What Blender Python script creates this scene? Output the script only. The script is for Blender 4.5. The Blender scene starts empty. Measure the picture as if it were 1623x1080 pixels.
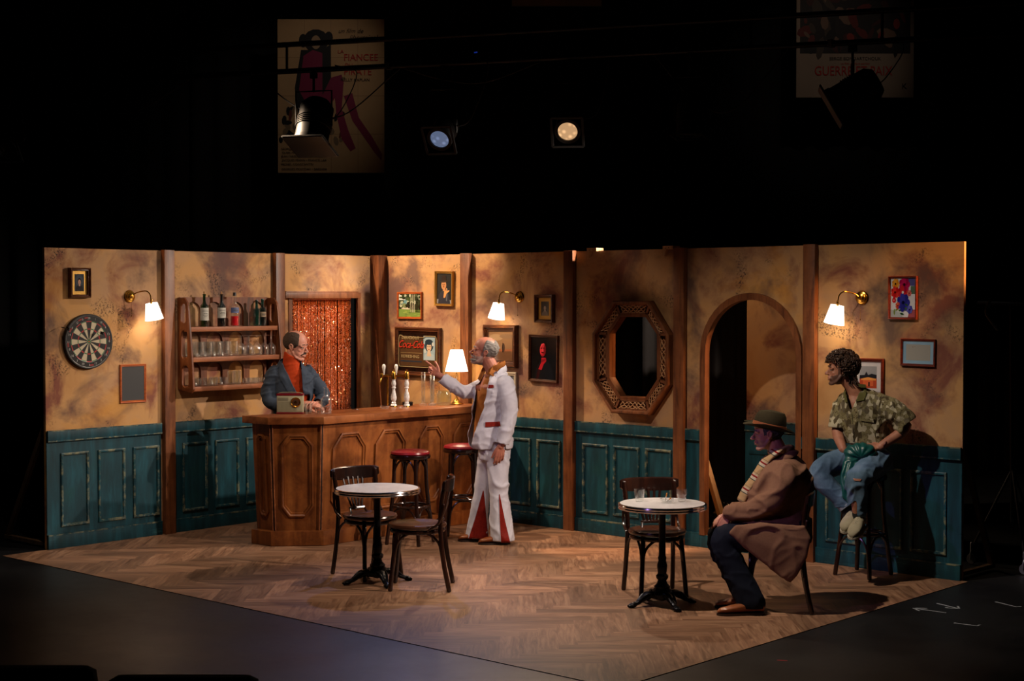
import bpy, bmesh, math, random
from mathutils import Vector, Matrix, noise, geometry
from mathutils.bvhtree import BVHTree
SC = bpy.context.scene
COL = SC.collection
PI = math.pi
R = math.radians
random.seed(7)

# ------------------------------------------------------------------ camera, view, world, lights
cd = bpy.data.cameras.new('camera'); cam = bpy.data.objects.new('camera', cd); COL.objects.link(cam)
cam.location = (11.1297, -10.3935, 2.0435)
cam.rotation_euler = (R(90) - 0.02825, 0, 0.7339)
cd.sensor_width = 36; cd.lens = 2452.5 / 1623 * 36; cd.clip_end = 60
SC.camera = cam
SC.view_settings.view_transform = 'Standard'; SC.view_settings.look = 'None'
SC.view_settings.exposure = 0.0; SC.view_settings.gamma = 1; SC.view_settings.use_curve_mapping = False
SC.cycles.use_denoising = True
SC.cycles.max_bounces = 8; SC.cycles.transparent_max_bounces = 24
SC.cycles.sample_clamp_indirect = 4
w = bpy.data.worlds.new('world'); SC.world = w; w.use_nodes = True
w.node_tree.nodes['Background'].inputs[0].default_value = (0.35, 0.4, 0.6, 1)
w.node_tree.nodes['Background'].inputs[1].default_value = 0.0006

def spot(name, loc, target, watt, color, angle, blend=0.4, size=0.05):
    l = bpy.data.lights.new(name, 'SPOT'); l.energy = watt; l.color = color
    l.spot_size = R(angle); l.spot_blend = blend; l.shadow_soft_size = size
    o = bpy.data.objects.new(name, l); COL.objects.link(o); o.location = loc
    o.rotation_euler = (Vector(target) - Vector(loc)).to_track_quat('-Z', 'Y').to_euler()
    return o
WARM = (1.0, 0.72, 0.48); AMBER = (1.0, 0.50, 0.20); NEUT = (1.0, 0.83, 0.68); VIO = (0.62, 0.34, 1.0); BLUE = (0.35, 0.45, 1.0)
spot('spot_left_wall', (3.62, 0.22, 3.18), (0.0, -2.1, 1.62), 560, NEUT, 66, 0.5)
spot('spot_right_wall', (-0.35, -1.85, 4.0), (1.45, 0.0, 1.7), 820, WARM, 56, 0.7)
spot('spot_front_left', (2.6, -4.6, 5.2), (1.3, -1.9, 0.6), 310, NEUT, 62, 0.8)
spot('spot_front_right', (4.7, -3.9, 4.9), (5.0, -1.4, 0.4), 720, NEUT, 66, 0.9)
spot('spot_side', (7.6, -0.7, 3.8), (2.6, -2.3, 0.6), 1000, (1, .80, .66), 44, 0.8)
spot('spot_violet', (4.6, -8.3, 4.2), (5.5, -1.85, 0.85), 260, VIO, 13, 0.9)
spot('spot_violet_bar', (5.2, -8.4, 4.2), (2.3, -1.1, 1.2), 170, (.8, .5, 1.0), 14, 0.9)
spot('spot_violet_right', (5.0, -8.4, 4.2), (5.45, -0.5, 1.35), 20, VIO, 6, 0.9)
spot('spot_back_warm', (2.52, -0.42, 3.42), (4.6, -3.2, 0.0), 220, WARM, 60, 0.8)
spot('spot_back_blue', (1.45, -0.9, 3.40), (3.4, -3.0, 0.3), 120, BLUE, 46, 0.8)
spot('spot_arch_edge', (5.0, 0.98, 3.6), (3.86, 0.03, 1.25), 900, (1, .60, .34), 23, 0.8)
spot('spot_octagon_edge', (4.3, 0.9, 3.3), (2.90, 0.0, 1.52), 380, AMBER, 11, 0.8)
spot('fill_backing', (3.2, 0.3, 3.7), (4.4, 0.8, 1.5), 110, WARM, 46, 0.8)  # added fill that brightens the flat behind the arch; no lantern of the rig
spot('fill_curtain_top', (2.75, 0.95, 3.9), (-0.05, -0.68, 2.05), 700, NEUT, 13, 0.9)  # added light to make the foil beads sparkle near the top of the curtain
spot('spot_post_edge', (7.4, -0.14, 3.3), (4.9, -0.04, 1.6), 420, AMBER, 22, 0.6)
spot('spot_left_edge', (-0.7, -4.6, 4.0), (0.0, -2.0, 2.2), 120, AMBER, 50, 0.6)
spot('fill_poster_left', (0.3, -.2, 5.9), (-2.5, 1.05, 4.2), 36, NEUT, 44, 0.9)  # added unseen light, only there to brighten the left poster
spot('fill_poster_right', (4.2, 2.2, 6.2), (2.1, 4.9, 4.8), 36, NEUT, 34, 0.9)  # extra light put in for the right poster alone, without a fixture

# ------------------------------------------------------------------ node materials
def rgb(h, a=1.0):
    h = h.lstrip('#'); c = [int(h[i:i+2], 16) / 255 for i in (0, 2, 4)]
    return tuple(x / 12.92 if x <= 0.04045 else ((x + 0.055) / 1.055) ** 2.4 for x in c) + (a,)
class NT:
    def __init__(s, name):
        s.m = bpy.data.materials.new(name); s.m.use_nodes = True
        s.t = s.m.node_tree; s.b = s.t.nodes['Principled BSDF']
    def n(s, typ, **kw):
        k = s.t.nodes.new(typ)
        for a, v in kw.items(): setattr(k, a, v)
        return k
    def l(s, a, b): s.t.links.new(a, b)
    def coord(s, scale=(1, 1, 1), rot=(0, 0, 0), kind='Object'):
        c = s.n('ShaderNodeTexCoord'); m = s.n('ShaderNodeMapping')
        m.inputs['Scale'].default_value = scale; m.inputs['Rotation'].default_value = rot
        s.l(c.outputs[kind], m.inputs[0]); return m.outputs[0]
    def noise(s, vec, scale, detail=4, rough=0.55, dist=0.0):
        k = s.n('ShaderNodeTexNoise'); k.inputs['Scale'].default_value = scale
        k.inputs['Detail'].default_value = detail; k.inputs['Roughness'].default_value = rough
        k.inputs['Distortion'].default_value = dist
        if vec: s.l(vec, k.inputs['Vector'])
        return k.outputs[0]
    def ramp(s, f, stops):
        k = s.n('ShaderNodeValToRGB'); e = k.color_ramp.elements
        while len(e) < len(stops): e.new(0.5)
        for i, (p, c) in enumerate(stops):
            e[i].position = p; e[i].color = rgb(c) if isinstance(c, str) else (c, c, c, 1)
        s.l(f, k.inputs[0]); return k.outputs[0]
    def mix(s, f, a, b, mode='MIX'):
        k = s.n('ShaderNodeMix', data_type='RGBA', blend_type=mode)
        if isinstance(f, (int, float)): k.inputs[0].default_value = f
        else: s.l(f, k.inputs[0])
        for q, v in ((6, a), (7, b)):
            if isinstance(v, str): k.inputs[q].default_value = rgb(v)
            else: s.l(v, k.inputs[q])
        return k.outputs[2]
    def math(s, op, a, b=0.5):
        k = s.n('ShaderNodeMath', operation=op)
        for i, v in enumerate((a, b)):
            if isinstance(v, (int, float)): k.inputs[i].default_value = v
            else: s.l(v, k.inputs[i])
        return k.outputs[0]
    def bump(s, h, strength=0.3, dist=0.01):
        k = s.n('ShaderNodeBump'); k.inputs['Strength'].default_value = strength
        k.inputs['Distance'].default_value = dist; s.l(h, k.inputs['Height'])
        s.l(k.outputs[0], s.b.inputs['Normal'])
    def done(s, col=None, rough=None, metal=0.0, spec=None):
        if col is not None:
            if isinstance(col, str): s.b.inputs['Base Color'].default_value = rgb(col)
            else: s.l(col, s.b.inputs['Base Color'])
        if rough is not None:
            if isinstance(rough, (int, float)): s.b.inputs['Roughness'].default_value = rough
            else: s.l(rough, s.b.inputs['Roughness'])
        s.b.inputs['Metallic'].default_value = metal
        if spec is not None: s.b.inputs['Specular IOR Level'].default_value = spec
        return s.m
MC = {}
def plain(h, rough=0.6, metal=0.0, var=0.12, scale=20, bump=0.0, spec=None, stretch=(1, 1, 1)):
    """solid colour with slight procedural variation"""
    key = (h, rough, metal, var, scale, bump, stretch)
    if key in MC: return MC[key]
    t = NT('mat_' + h.lstrip('#'))
    v = t.coord(stretch); f = t.noise(v, scale)
    k = t.n('ShaderNodeHueSaturation'); k.inputs['Color'].default_value = rgb(h)
    t.l(t.math('ADD', t.math('MULTIPLY', f, 2 * var), 1 - var), k.inputs['Value'])
    if bump: t.bump(f, bump, 0.004)
    MC[key] = t.done(k.outputs[0], rough, metal, spec); return MC[key]

def m_plaster():
    t = NT('painted_plaster'); v = t.coord()
    a = t.noise(v, 1.5, 5, 0.6, 0.6); b = t.noise(t.coord(rot=(1, 2, .5)), 2.3, 5, 0.6, 0.5)
    c = t.noise(t.coord(rot=(2, .3, 1)), 1.1, 4, 0.6, 0.8)
    col = t.ramp(a, [(0.25, '#a8784a'), (0.45, '#bb8f5e'), (0.6, '#b08a66'), (0.8, '#957058')])
    col = t.mix(t.ramp(b, [(0.48, 0.0), (0.64, 0.9)]), col, '#75423a')
    col = t.mix(t.ramp(c, [(0.54, 0.0), (0.70, 0.8)]), col, '#c48c42')
    g = t.noise(t.coord(rot=(.4, 1, 2)), 1.7, 5, 0.6, 0.4)
    col = t.mix(t.ramp(g, [(0.52, 0.0), (0.66, 0.85)]), col, '#5c4844')
    sp = t.noise(v, 55, 5, 0.75, 0.3); ms = t.noise(t.coord(rot=(3, 1, 0)), 2.6, 3, 0.6, 0.6)
    f = t.math('MULTIPLY', t.ramp(sp, [(0.52, 0.0), (0.56, 1.0)]), t.ramp(ms, [(0.57, 0.0), (0.66, 0.85)]))
    col = t.mix(f, col, '#2c2626')
    t.bump(t.noise(v, 30, 4), 0.12, 0.004)
    return t.done(col, 0.8, spec=0.2)
def m_teal(worn, k=0):
    t = NT('teal_paint_worn' if worn else 'teal_paint')
    v = t.coord((7, 7, 1.2)); a = t.noise(v, 2.0, 5, 0.6, 0.3)
    col = t.ramp(a, [(0.25, '#052830'), (0.5, '#0b3944'), (0.75, '#165260')])
    b = t.noise(t.coord(), 3, 3)
    col = t.mix(t.ramp(b, [(0.58, 0.0), (0.8, 0.5)]), col, '#0b4a44')
    if worn:
        e = t.noise(t.coord((1.6, 1.6, 1.6) if not k else (1, 1, 12)), 9 if not k else 2.5, 5, 0.7, 0.5)
        col = t.mix(t.ramp(e, [(0.47, 0.0), (0.64, 0.7)] if not k else [(0.58, 0.0), (0.70, 0.6)]), col, '#8d8a68' if not k else '#4a8484')
    t.bump(a, 0.1, 0.003)
    return t.done(col, 0.5, spec=0.35)
def m_wood(name, dark, mid, light, rough=0.45, axis=2, scale=1.0, spec=0.4, mott=0):
    t = NT(name); s = [9 * scale] * 3; s[axis] = 0.9 * scale
    v = t.coord(tuple(s)); a = t.noise(v, 2.2, 6, 0.6, 0.8); b = t.noise(t.coord(), 3.0 * scale, 3)
    col = t.ramp(a, [(0.3, dark), (0.5, mid), (0.72, light)])
    col = t.mix(t.ramp(b, [(0.4, 0.0), (0.75, 0.45)]), col, dark)
    if mott: col = t.mix(t.ramp(t.noise(t.coord(rot=(1, 0, 2)), 4.5, 5, .65, .5), [(.42, 0.), (.62, mott)]), col, dark); col = t.mix(t.ramp(t.noise(t.coord(rot=(0, 1, 1)), 9, 5, .7, .3), [(.5, 0.), (.7, mott * .6)]), col, light)
    t.bump(a, 0.08, 0.003)
    return t.done(col, rough, spec=spec)
M_PLASTER = m_plaster(); M_TEAL = m_teal(False); M_TEALW = m_teal(True); M_TEALB = m_teal(True, 1)
M_POST = m_wood('stained_timber', '#482412', '#7a4726', '#8d5835', mott=.4)
M_BAR = m_wood('bar_veneer', '#4a220c', '#854a20', '#a56430', 0.4, 2, 0.35, mott=.55)
M_BARTOP = m_wood('bar_top_veneer', '#552a12', '#8a4c26', '#a06438', 0.35, 1, 0.5, mott=.5)
M_SHELF = m_wood('shelf_wood', '#5a2c14', '#8c4f2a', '#a3673c', 0.5, 0)
M_SHELFV = m_wood('shelf_side_wood', '#3d1c0c', '#6c3717', '#7f4a26', 0.5, 2)
M_BENT = m_wood('bentwood', '#140806', '#23110c', '#3a1d12', 0.22, 2, 1.0, 0.6)
M_BENTR = m_wood('bentwood_seat', '#2a140c', '#3f2114', '#55301c', 0.28, 0, 1.0, 0.6)
M_RAW = m_wood('raw_timber', '#8d6a48', '#b8926a', '#c9a880', 0.7)
M_FRAME = m_wood('frame_wood', '#2b140a', '#4b2713', '#6a3d20', 0.35, 0, 2)
M_ORANGEF = m_wood('orange_frame_wood', '#7a3412', '#a9501d', '#c0682c', 0.4, 0, 2)
M_REDF = m_wood('red_frame_wood', '#3e120a', '#6a2413', '#7d3420', 0.35, 0, 2)
M_GOLD = plain('#a8803a', 0.35, 0.7, 0.2, 60, 0.2)
M_BRASS = plain('#b98a3a', 0.25, 1.0, 0.1, 30)
M_CHROME = plain('#c8c8cc', 0.12, 1.0, 0.05, 30)
M_BLACKM = plain('#0a0a0c', 0.45, 0.6, 0.2, 40, 0.2)
M_LANT = plain('#050506', 0.5, 0.5, 0.2, 40)
M_BLACK = plain('#050506', 0.75)
M_IRON = plain('#101116', 0.35, 0.7, 0.3, 60, 0.4)
M_PORC = plain('#c9c9c4', 0.2, 0.0, 0.1, 40)
def m_attr(name='painted_colours', rough=0.6, spec=0.3):
    t = NT(name); k = t.n('ShaderNodeAttribute'); k.attribute_name = 'Col'
    return t.done(k.outputs['Color'], rough, spec=spec)
M_ART = m_attr(); M_ARTG = m_attr('glossy_print', 0.15, 0.5)
def m_glass(name, tint, gloss=0.05, k=0.25, solid=0.0):
    t = NT(name); n = t.t.nodes
    tr = t.n('ShaderNodeBsdfTransparent'); tr.inputs[0].default_value = rgb(tint)
    gl = t.n('ShaderNodeBsdfGlossy'); gl.inputs['Roughness'].default_value = gloss
    gl.inputs['Color'].default_value = (1, 1, 1, 1)
    df = t.n('ShaderNodeBsdfDiffuse'); df.inputs[0].default_value = (.8, .82, .84, 1); m0 = t.n('ShaderNodeMixShader'); m0.inputs[0].default_value = .12; t.l(gl.outputs[0], m0.inputs[1]); t.l(df.outputs[0], m0.inputs[2])
    fr = t.n('ShaderNodeLayerWeight'); fr.inputs[0].default_value = k
    f = t.math('ADD', t.math('MULTIPLY', fr.outputs['Facing'], 0.55), 0.05)
    mx = t.n('ShaderNodeMixShader'); t.l(f, mx.inputs[0]); t.l(tr.outputs[0], mx.inputs[1]); t.l(m0.outputs[0], mx.inputs[2])
    t.l(mx.outputs[0], n['Material Output'].inputs[0]); return t.m
M_GLASS = m_glass('clear_glass', '#fafbfa', 0.12, 0.35)
M_GGREEN = m_glass('green_glass', '#4f8a3a'); M_GDARK = m_glass('dark_olive_glass', '#4a4a26')
M_GTEAL = m_glass('teal_glass', '#3fa0a0'); M_RED = m_glass('red_liquid', '#e01424')
def m_emit(name, h, s, base='#ffffff'):
    t = NT(name); t.b.inputs['Emission Color'].default_value = rgb(h); t.b.inputs['Emission Strength'].default_value = s
    return t.done(base, 0.7)
M_SHADE = m_emit('lit_lamp_shade', '#fff0e0', 1.6)
M_BULB = m_emit('lit_bulb', '#ffd8a0', 8)

# ------------------------------------------------------------------ mesh builder
class MB:
    def __init__(s): s.v = []; s.f = []; s.mi = []; s.c = []; s.cur = 0; s.col = (1, 1, 1, 1)
    def add(s, vs, fs):
        b = len(s.v); s.v += [Vector(p) for p in vs]
        for f in fs: s.f.append([b + i for i in f]); s.mi.append(s.cur); s.c.append(s.col)
        return s
    def box(s, a, b, T=None):
        (x0, y0, z0), (x1, y1, z1) = a, b
        vs = [Vector(p) for p in ((x0, y0, z0), (x1, y0, z0), (x1, y1, z0), (x0, y1, z0), (x0, y0, z1), (x1, y0, z1), (x1, y1, z1), (x0, y1, z1))]
        if T: vs = [T @ p for p in vs]
        return s.add(vs, [(0, 3, 2, 1), (4, 5, 6, 7), (0, 1, 5, 4), (1, 2, 6, 5), (2, 3, 7, 6), (3, 0, 4, 7)])
    def beam(s, p, q, w, h, up=(0, 0, 1)):
        """rectangular bar from p to q"""
        p, q = Vector(p), Vector(q); d = (q - p).normalized(); u = Vector(up)
        if abs(d.dot(u)) > .98: u = Vector((0, 1, 0))
        a = d.cross(u).normalized() * w / 2; b = a.cross(d).normalized() * h / 2
        vs = [p - a - b, p + a - b, p + a + b, p - a + b, q - a - b, q + a - b, q + a + b, q - a + b]
        return s.add(vs, [(0, 3, 2, 1), (4, 5, 6, 7), (0, 1, 5, 4), (1, 2, 6, 5), (2, 3, 7, 6), (3, 0, 4, 7)])
    def lathe(s, prof, n=24, o=(0, 0, 0), T=None, sx=1, sy=1):
        """profile [(r, z)...] bottom to top; r=0 ends are closed"""
        vs = []; fs = []; rows = []
        for r, z in prof:
            if r <= 1e-6: rows.append([len(vs)]); vs.append(Vector((0, 0, z)))
            else:
                rows.append(list(range(len(vs), len(vs) + n)))
                vs += [Vector((r * math.cos(2 * PI * i / n) * sx, r * math.sin(2 * PI * i / n) * sy, z)) for i in range(n)]
        for a, b in zip(rows, rows[1:]):
            if len(a) == 1 and len(b) == 1: continue
            for i in range(n):
                j = (i + 1) % n
                if len(a) == 1: fs.append((a[0], b[j], b[i]))
                elif len(b) == 1: fs.append((a[i], a[j], b[0]))
                else: fs.append((a[i], a[j], b[j], b[i]))
        o = Vector(o); vs = [(T @ p if T else p) + o for p in vs]
        return s.add(vs, fs)
    def tube(s, pts, rad, n=10, side=None, closed=False, caps=True):
        """rad: number, list, or list of (ra, rb); side: hint for the ra axis"""
        pts = [Vector(p) for p in pts]; m = len(pts)
        if not isinstance(rad, (list, tuple)): rad = [rad] * m
        rad = [(r, r) if isinstance(r, (int, float)) else r for r in rad]
        T = []
        for i in range(m):
            a = pts[(i - 1) % m] if (closed or i > 0) else pts[i]; b = pts[(i + 1) % m] if (closed or i < m - 1) else pts[i]
            T.append((b - a).normalized())
        u = Vector(side) if side is not None else (Vector((0, 0, 1)) if abs(T[0].z) < 0.9 else Vector((1, 0, 0)))
        rings = []; P = []; Rr = []; TT = []
        def frame(t, u):
            a = (u - t * u.dot(t))
            if a.length < 1e-5: a = t.orthogonal()
            return a.normalized()
        if caps and not closed:
            for k in (75, 45, 20):
                c, q = math.cos(R(k)), math.sin(R(k)); P.append(pts[0] - T[0] * min(rad[0]) * q); Rr.append((rad[0][0] * c, rad[0][1] * c)); TT.append(T[0])
        P += pts; Rr += rad; TT += T
        if caps and not closed:
            for k in (20, 45, 75):
                c, q = math.cos(R(k)), math.sin(R(k)); P.append(pts[-1] + T[-1] * min(rad[-1]) * q); Rr.append((rad[-1][0] * c, rad[-1][1] * c)); TT.append(T[-1])
        vs = []
        for p, r, t in zip(P, Rr, TT):
            a = frame(t, u)
            if side is None: u = a
            b = t.cross(a)
            vs += [p + a * r[0] * math.cos(2 * PI * i / n) + b * r[1] * math.sin(2 * PI * i / n) for i in range(n)]
        fs = []; k = len(P)
        for q in range(k if closed else k - 1):
            for i in range(n):
                j = (i + 1) % n; q2 = (q + 1) % k
                fs.append((q * n + i, q * n + j, q2 * n + j, q2 * n + i))
        if not closed: fs += [tuple(range(n))[::-1], tuple((k - 1) * n + i for i in range(n))]
        return s.add(vs, fs)
    def ell(s, c, r, T=None, n=16):
        c = Vector(c); prof = []
        vs = [Vector((0, 0, -1))]; m = n // 2
        for k in range(1, m):
            a = -PI / 2 + PI * k / m
            vs += [Vector((math.cos(a) * math.cos(2 * PI * i / n), math.cos(a) * math.sin(2 * PI * i / n), math.sin(a))) for i in range(n)]
        vs.append(Vector((0, 0, 1))); fs = []
        for i in range(n): fs.append((0, 1 + (i + 1) % n, 1 + i))
        for k in range(m - 2):
            for i in range(n):
                j = (i + 1) % n; fs.append((1 + k * n + i, 1 + k * n + j, 1 + (k + 1) * n + j, 1 + (k + 1) * n + i))
        e = len(vs) - 1
        for i in range(n): fs.append((1 + (m - 2) * n + i, 1 + (m - 2) * n + (i + 1) % n, e))
        vs = [Vector((p.x * r[0], p.y * r[1], p.z * r[2])) for p in vs]
        return s.add([(T @ p if T else p) + c for p in vs], fs)
    def rings(s, rs, n=28, pw=2.4):
        """horizontal superellipse rings (cx, cy, z, hx, hy), bottom to top, capped"""
        vs = []
        for cx, cy, z, hx, hy in rs:
            for i in range(n):
                a = 2 * PI * i / n; c, q = math.cos(a), math.sin(a)
                vs.append((cx + hx * math.copysign(abs(c) ** (2 / pw), c), cy + hy * math.copysign(abs(q) ** (2 / pw), q), z))
        fs = [(k * n + i, k * n + (i + 1) % n, (k + 1) * n + (i + 1) % n, (k + 1) * n + i) for k in range(len(rs) - 1) for i in range(n)]
        fs += [tuple(range(n))[::-1], tuple((len(rs) - 1) * n + i for i in range(n))]
        return s.add(vs, fs)
    def slab(s, outer, holes, y0, y1, T=None):
        """polygon in the x,z plane with holes, thick from y0 to y1"""
        loops = [[Vector((x, z, 0)) for x, z in p] for p in [outer] + list(holes)]
        flat = [p for l in loops for p in l]; n = len(flat)
        tris = geometry.tessellate_polygon(loops)
        vs = [Vector((p.x, y0, p.y)) for p in flat] + [Vector((p.x, y1, p.y)) for p in flat]
        if T: vs = [T @ p for p in vs]
        fs = []
        for t in tris:
            a, b, c = (flat[i] for i in t)
            ccw = (b - a).cross(c - a).z > 0
            t = tuple(t) if ccw else tuple(t)[::-1]
            if y0 < y1: fs += [t, tuple(i + n for i in t[::-1])]
            else: fs += [t[::-1], tuple(i + n for i in t)]
        k = 0
        for l in loops:
            m = len(l)
            for i in range(m): fs.append((k + i, k + (i + 1) % m, n + k + (i + 1) % m, n + k + i))
            k += m
        return s.add(vs, fs)
    def mould(s, loop, prof, closed=True):
        """sweep a profile [(inset, out)] round a loop of (x,z) points; -y is out of the wall"""
        P = [Vector((x, z)) for x, z in loop]; n = len(P)
        area = sum(P[i].x * P[(i + 1) % n].y - P[(i + 1) % n].x * P[i].y for i in range(n))
        if area < 0: P.reverse()
        vs = []
        for i in range(n):
            a = (P[i] - P[i - 1]).normalized(); b = (P[(i + 1) % n] - P[i]).normalized()
            na, nb = Vector((-a.y, a.x)), Vector((-b.y, b.x)); m = (na + nb); m = m / max(0.2, m.dot(na))
            for ins, out in prof: q = P[i] + m * ins; vs.append((q.x, -out, q.y))
        k = len(prof)
        fs = [(i * k + j, ((i + 1) % n) * k + j, ((i + 1) % n) * k + j + 1, i * k + j + 1) for i in range(n) for j in range(k - 1)]
        return s.add(vs, fs)
    def join(s, o, T=None):
        b = len(s.v); s.v += [T @ p for p in o.v] if T else [p.copy() for p in o.v]
        s.f += [[b + i for i in f] for f in o.f]; s.mi += o.mi; s.c += o.c; return s
    def build(s, name, mat, parent=None, sharp=35, bevel=0, color=False, flip=False):
        me = bpy.data.meshes.new(name); me.from_pydata([tuple(p) for p in s.v], [], s.f)
        for m in (mat if isinstance(mat, (list, tuple)) else [mat]): me.materials.append(m)
        for p, i in zip(me.polygons, s.mi): p.material_index = i
        if color:
            ca = me.color_attributes.new('Col', 'FLOAT_COLOR', 'CORNER')
            for p, c in zip(me.polygons, s.c):
                for li in p.loop_indices: ca.data[li].color = c
        bm = bmesh.new(); bm.from_mesh(me)
        if not color: bmesh.ops.recalc_face_normals(bm, faces=bm.faces)
        if bevel:
            es = [e for e in bm.edges if len(e.link_faces) == 2 and e.calc_face_angle(0) > R(50)]
            bmesh.ops.bevel(bm, geom=es, offset=bevel, segments=2, affect='EDGES', profile=0.6, clamp_overlap=True)
        for e in bm.edges: e.smooth = len(e.link_faces) == 2 and e.calc_face_angle(0) < R(sharp)
        for f in bm.faces: f.smooth = True
        bm.to_mesh(me); bm.free(); me.update()
        o = bpy.data.objects.new(name, me); COL.objects.link(o); o.parent = parent
        return o
def thing(name, label, cat, loc=(0, 0, 0), rz=0.0, group=None, rot=None):
    o = bpy.data.objects.new(name, None); COL.objects.link(o); o.empty_display_size = 0.1
    o.location = loc; o.rotation_euler = rot if rot else (0, 0, rz)
    o['label'] = label; o['category'] = cat
    if group: o['group'] = group
    return o
def tag(o, label, cat, group=None, kind=None):
    o['label'] = label; o['category'] = cat
    if group: o['group'] = group
    if kind: o['kind'] = kind
    return o
def struct(o): o['kind'] = 'structure'; return o
def dup(root, loc, rz=None, label=None, group=None):
    def cp(o, par):
        c = o.copy(); COL.objects.link(c); c.parent = par
        for ch in list(o.children): cp(ch, c)
        return c
    c = cp(root, None); c.location = loc
    if rz is not None: c.rotation_euler = (0, 0, rz)
    if label: c['label'] = label
    if group: c['group'] = group
    return c
def bez(pts, n=8):
    """smooth curve through points (Catmull-Rom)"""
    P = [Vector(p) for p in pts]; P = [P[0] * 2 - P[1]] + P + [P[-1] * 2 - P[-2]]; out = []
    for i in range(1, len(P) - 2):
        for k in range(n):
            t = k / n; a, b, c, d = P[i - 1:i + 3]
            out.append(0.5 * ((2 * b) + (c - a) * t + (2 * a - 5 * b + 4 * c - d) * t * t + (3 * b - a - 3 * c + d) * t ** 3))
    out.append(P[-2]); return out
def text_mesh(s, size, extrude=0.0005, shear=0.0, align='CENTER', width=1.0):
    cu = bpy.data.curves.new('t', 'FONT'); cu.body = s; cu.size = size; cu.extrude = extrude; cu.shear = shear
    cu.align_x = align; cu.space_character = 1.0; cu.resolution_u = 3
    o = bpy.data.objects.new('t', cu); COL.objects.link(o)
    dg = bpy.context.evaluated_depsgraph_get(); me = bpy.data.meshes.new_from_object(o.evaluated_get(dg))
    mb = MB(); mb.add([(v.co.x * width, -v.co.z, v.co.y) for v in me.vertices], [tuple(p.vertices) for p in me.polygons])
    bpy.data.objects.remove(o); bpy.data.meshes.remove(me); return mb
# ================================================================== THE SETTING
LROT = Matrix.Rotation(PI / 2, 4, 'Z')          # wall-left frame: local x -> +Y, local -y -> +X
WH = 2.44
def arch_pts(cx, hw, spring, top, bot, n=20):
    return [(cx - hw, bot)] + [(cx - hw * math.cos(PI * i / n), spring + (top - spring) * math.sin(PI * i / n)) for i in range(n + 1)] + [(cx + hw, bot)]
OCT_HOLE = [(3.04, 1.875), (3.30, 1.875), (3.42, 1.73), (3.42, 1.355), (3.30, 1.20), (3.04, 1.20), (2.92, 1.355), (2.92, 1.73)]
ARCH = arch_pts(4.315, 0.435, 1.58, 2.03, 0.10)
# floor: black stage deck
mb = MB(); mb.box((-9, -12, -0.06), (14, 9, -0.004))
t = NT('black_stage_floor'); v = t.coord(); a = t.noise(v, 1.3, 6, 0.65)
b_ = t.noise(t.coord((1, 9, 1), (0, 0, .7)), 6, 4)
t.bump(b_, 0.04, 0.004)
M_STAGE = t.done(t.ramp(a, [(0.3, '#0c0c0e'), (0.7, '#17181a')]), t.ramp(a, [(0.3, 0.36), (0.7, 0.5)]), spec=0.45)
struct(mb.build('floor', M_STAGE))
# herringbone vinyl laid on the stage
def clip_poly(poly, x0, y0, x1, y1):
    for ax, s_, lim in ((0, 1, x0), (0, -1, x1), (1, 1, y0), (1, -1, y1)):
        out = []
        for i in range(len(poly)):
            p, q = poly[i - 1], poly[i]; dp = s_ * (p[ax] - lim); dq = s_ * (q[ax] - lim)
            if (dp >= 0) != (dq >= 0):
                k = dp / (dp - dq); out.append(tuple(p[j] + (q[j] - p[j]) * k for j in range(2)))
            if dq >= 0: out.append(q)
        poly = out
        if not poly: return []
    return poly
FX0, FY0, FX1, FY1 = 0.0, -4.06, 6.16, 0.0
mb = MB(); U = []; W_, NL = 0.115, 5; ca, sa = math.cos(R(42)), math.sin(R(42)); rnd = random.Random(3)
def fl(a, b): return (a * ca - b * sa + 3.0, a * sa + b * ca - 2.0)
for b in range(-50, 50):
    for k in range(-8, 8):
        for kind in (0, 1):
            a = b + 2 * NL * k
            if kind == 0: rect = [(a, b), (a + NL, b), (a + NL, b + 1), (a, b + 1)]
            else: d = b; c = b + NL * 2 - 1 + 2 * NL * k; rect = [(c, d), (c + 1, d), (c + 1, d + NL), (c, d + NL)]
            poly = clip_poly([fl(x * W_, y * W_) for x, y in rect], FX0, FY0, FX1, FY1)
            if len(poly) < 3: continue
            mb.col = (rnd.random(), rnd.random(), float(kind), 1)
            mb.add([(x, y, 0.0) for x, y in poly], [tuple(range(len(poly)))])
M_VSIDE = plain('#3a2a20', 0.7)
t = NT('herringbone_vinyl'); at = t.n('ShaderNodeAttribute'); at.attribute_name = 'Col'
sep = t.n('ShaderNodeSeparateColor'); t.l(at.outputs['Color'], sep.inputs[0])
tc = t.n('ShaderNodeTexCoord')
def grain(rot):
    m = t.n('ShaderNodeMapping'); m.vector_type = 'POINT'
    m.inputs['Rotation'].default_value = (0, 0, rot)
    cb = t.n('ShaderNodeVectorMath', operation='ADD'); 
    sc_ = t.n('ShaderNodeVectorMath', operation='SCALE'); t.l(at.outputs['Color'], sc_.inputs[0]); sc_.inputs['Scale'].default_value = 13
    t.l(tc.outputs['Object'], m.inputs[0]); 
    m2 = t.n('ShaderNodeMapping'); m2.inputs['Scale'].default_value = (0.9, 9, 1); t.l(m.outputs[0], m2.inputs[0])
    t.l(m2.outputs[0], cb.inputs[0]); t.l(sc_.outputs[0], cb.inputs[1])
    return t.noise(cb.outputs[0], 3.0, 6, 0.6, 1.2)
g0, g1 = grain(-R(42)), grain(-R(132))
mx = t.n('ShaderNodeMix', data_type='FLOAT'); t.l(sep.outputs[2], mx.inputs[0]); t.l(g0, mx.inputs[2]); t.l(g1, mx.inputs[3])
g = mx.outputs[0]
col = t.ramp(g, [(0.25, '#563a29'), (0.48, '#86624a'), (0.75, '#a88365')])
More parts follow.
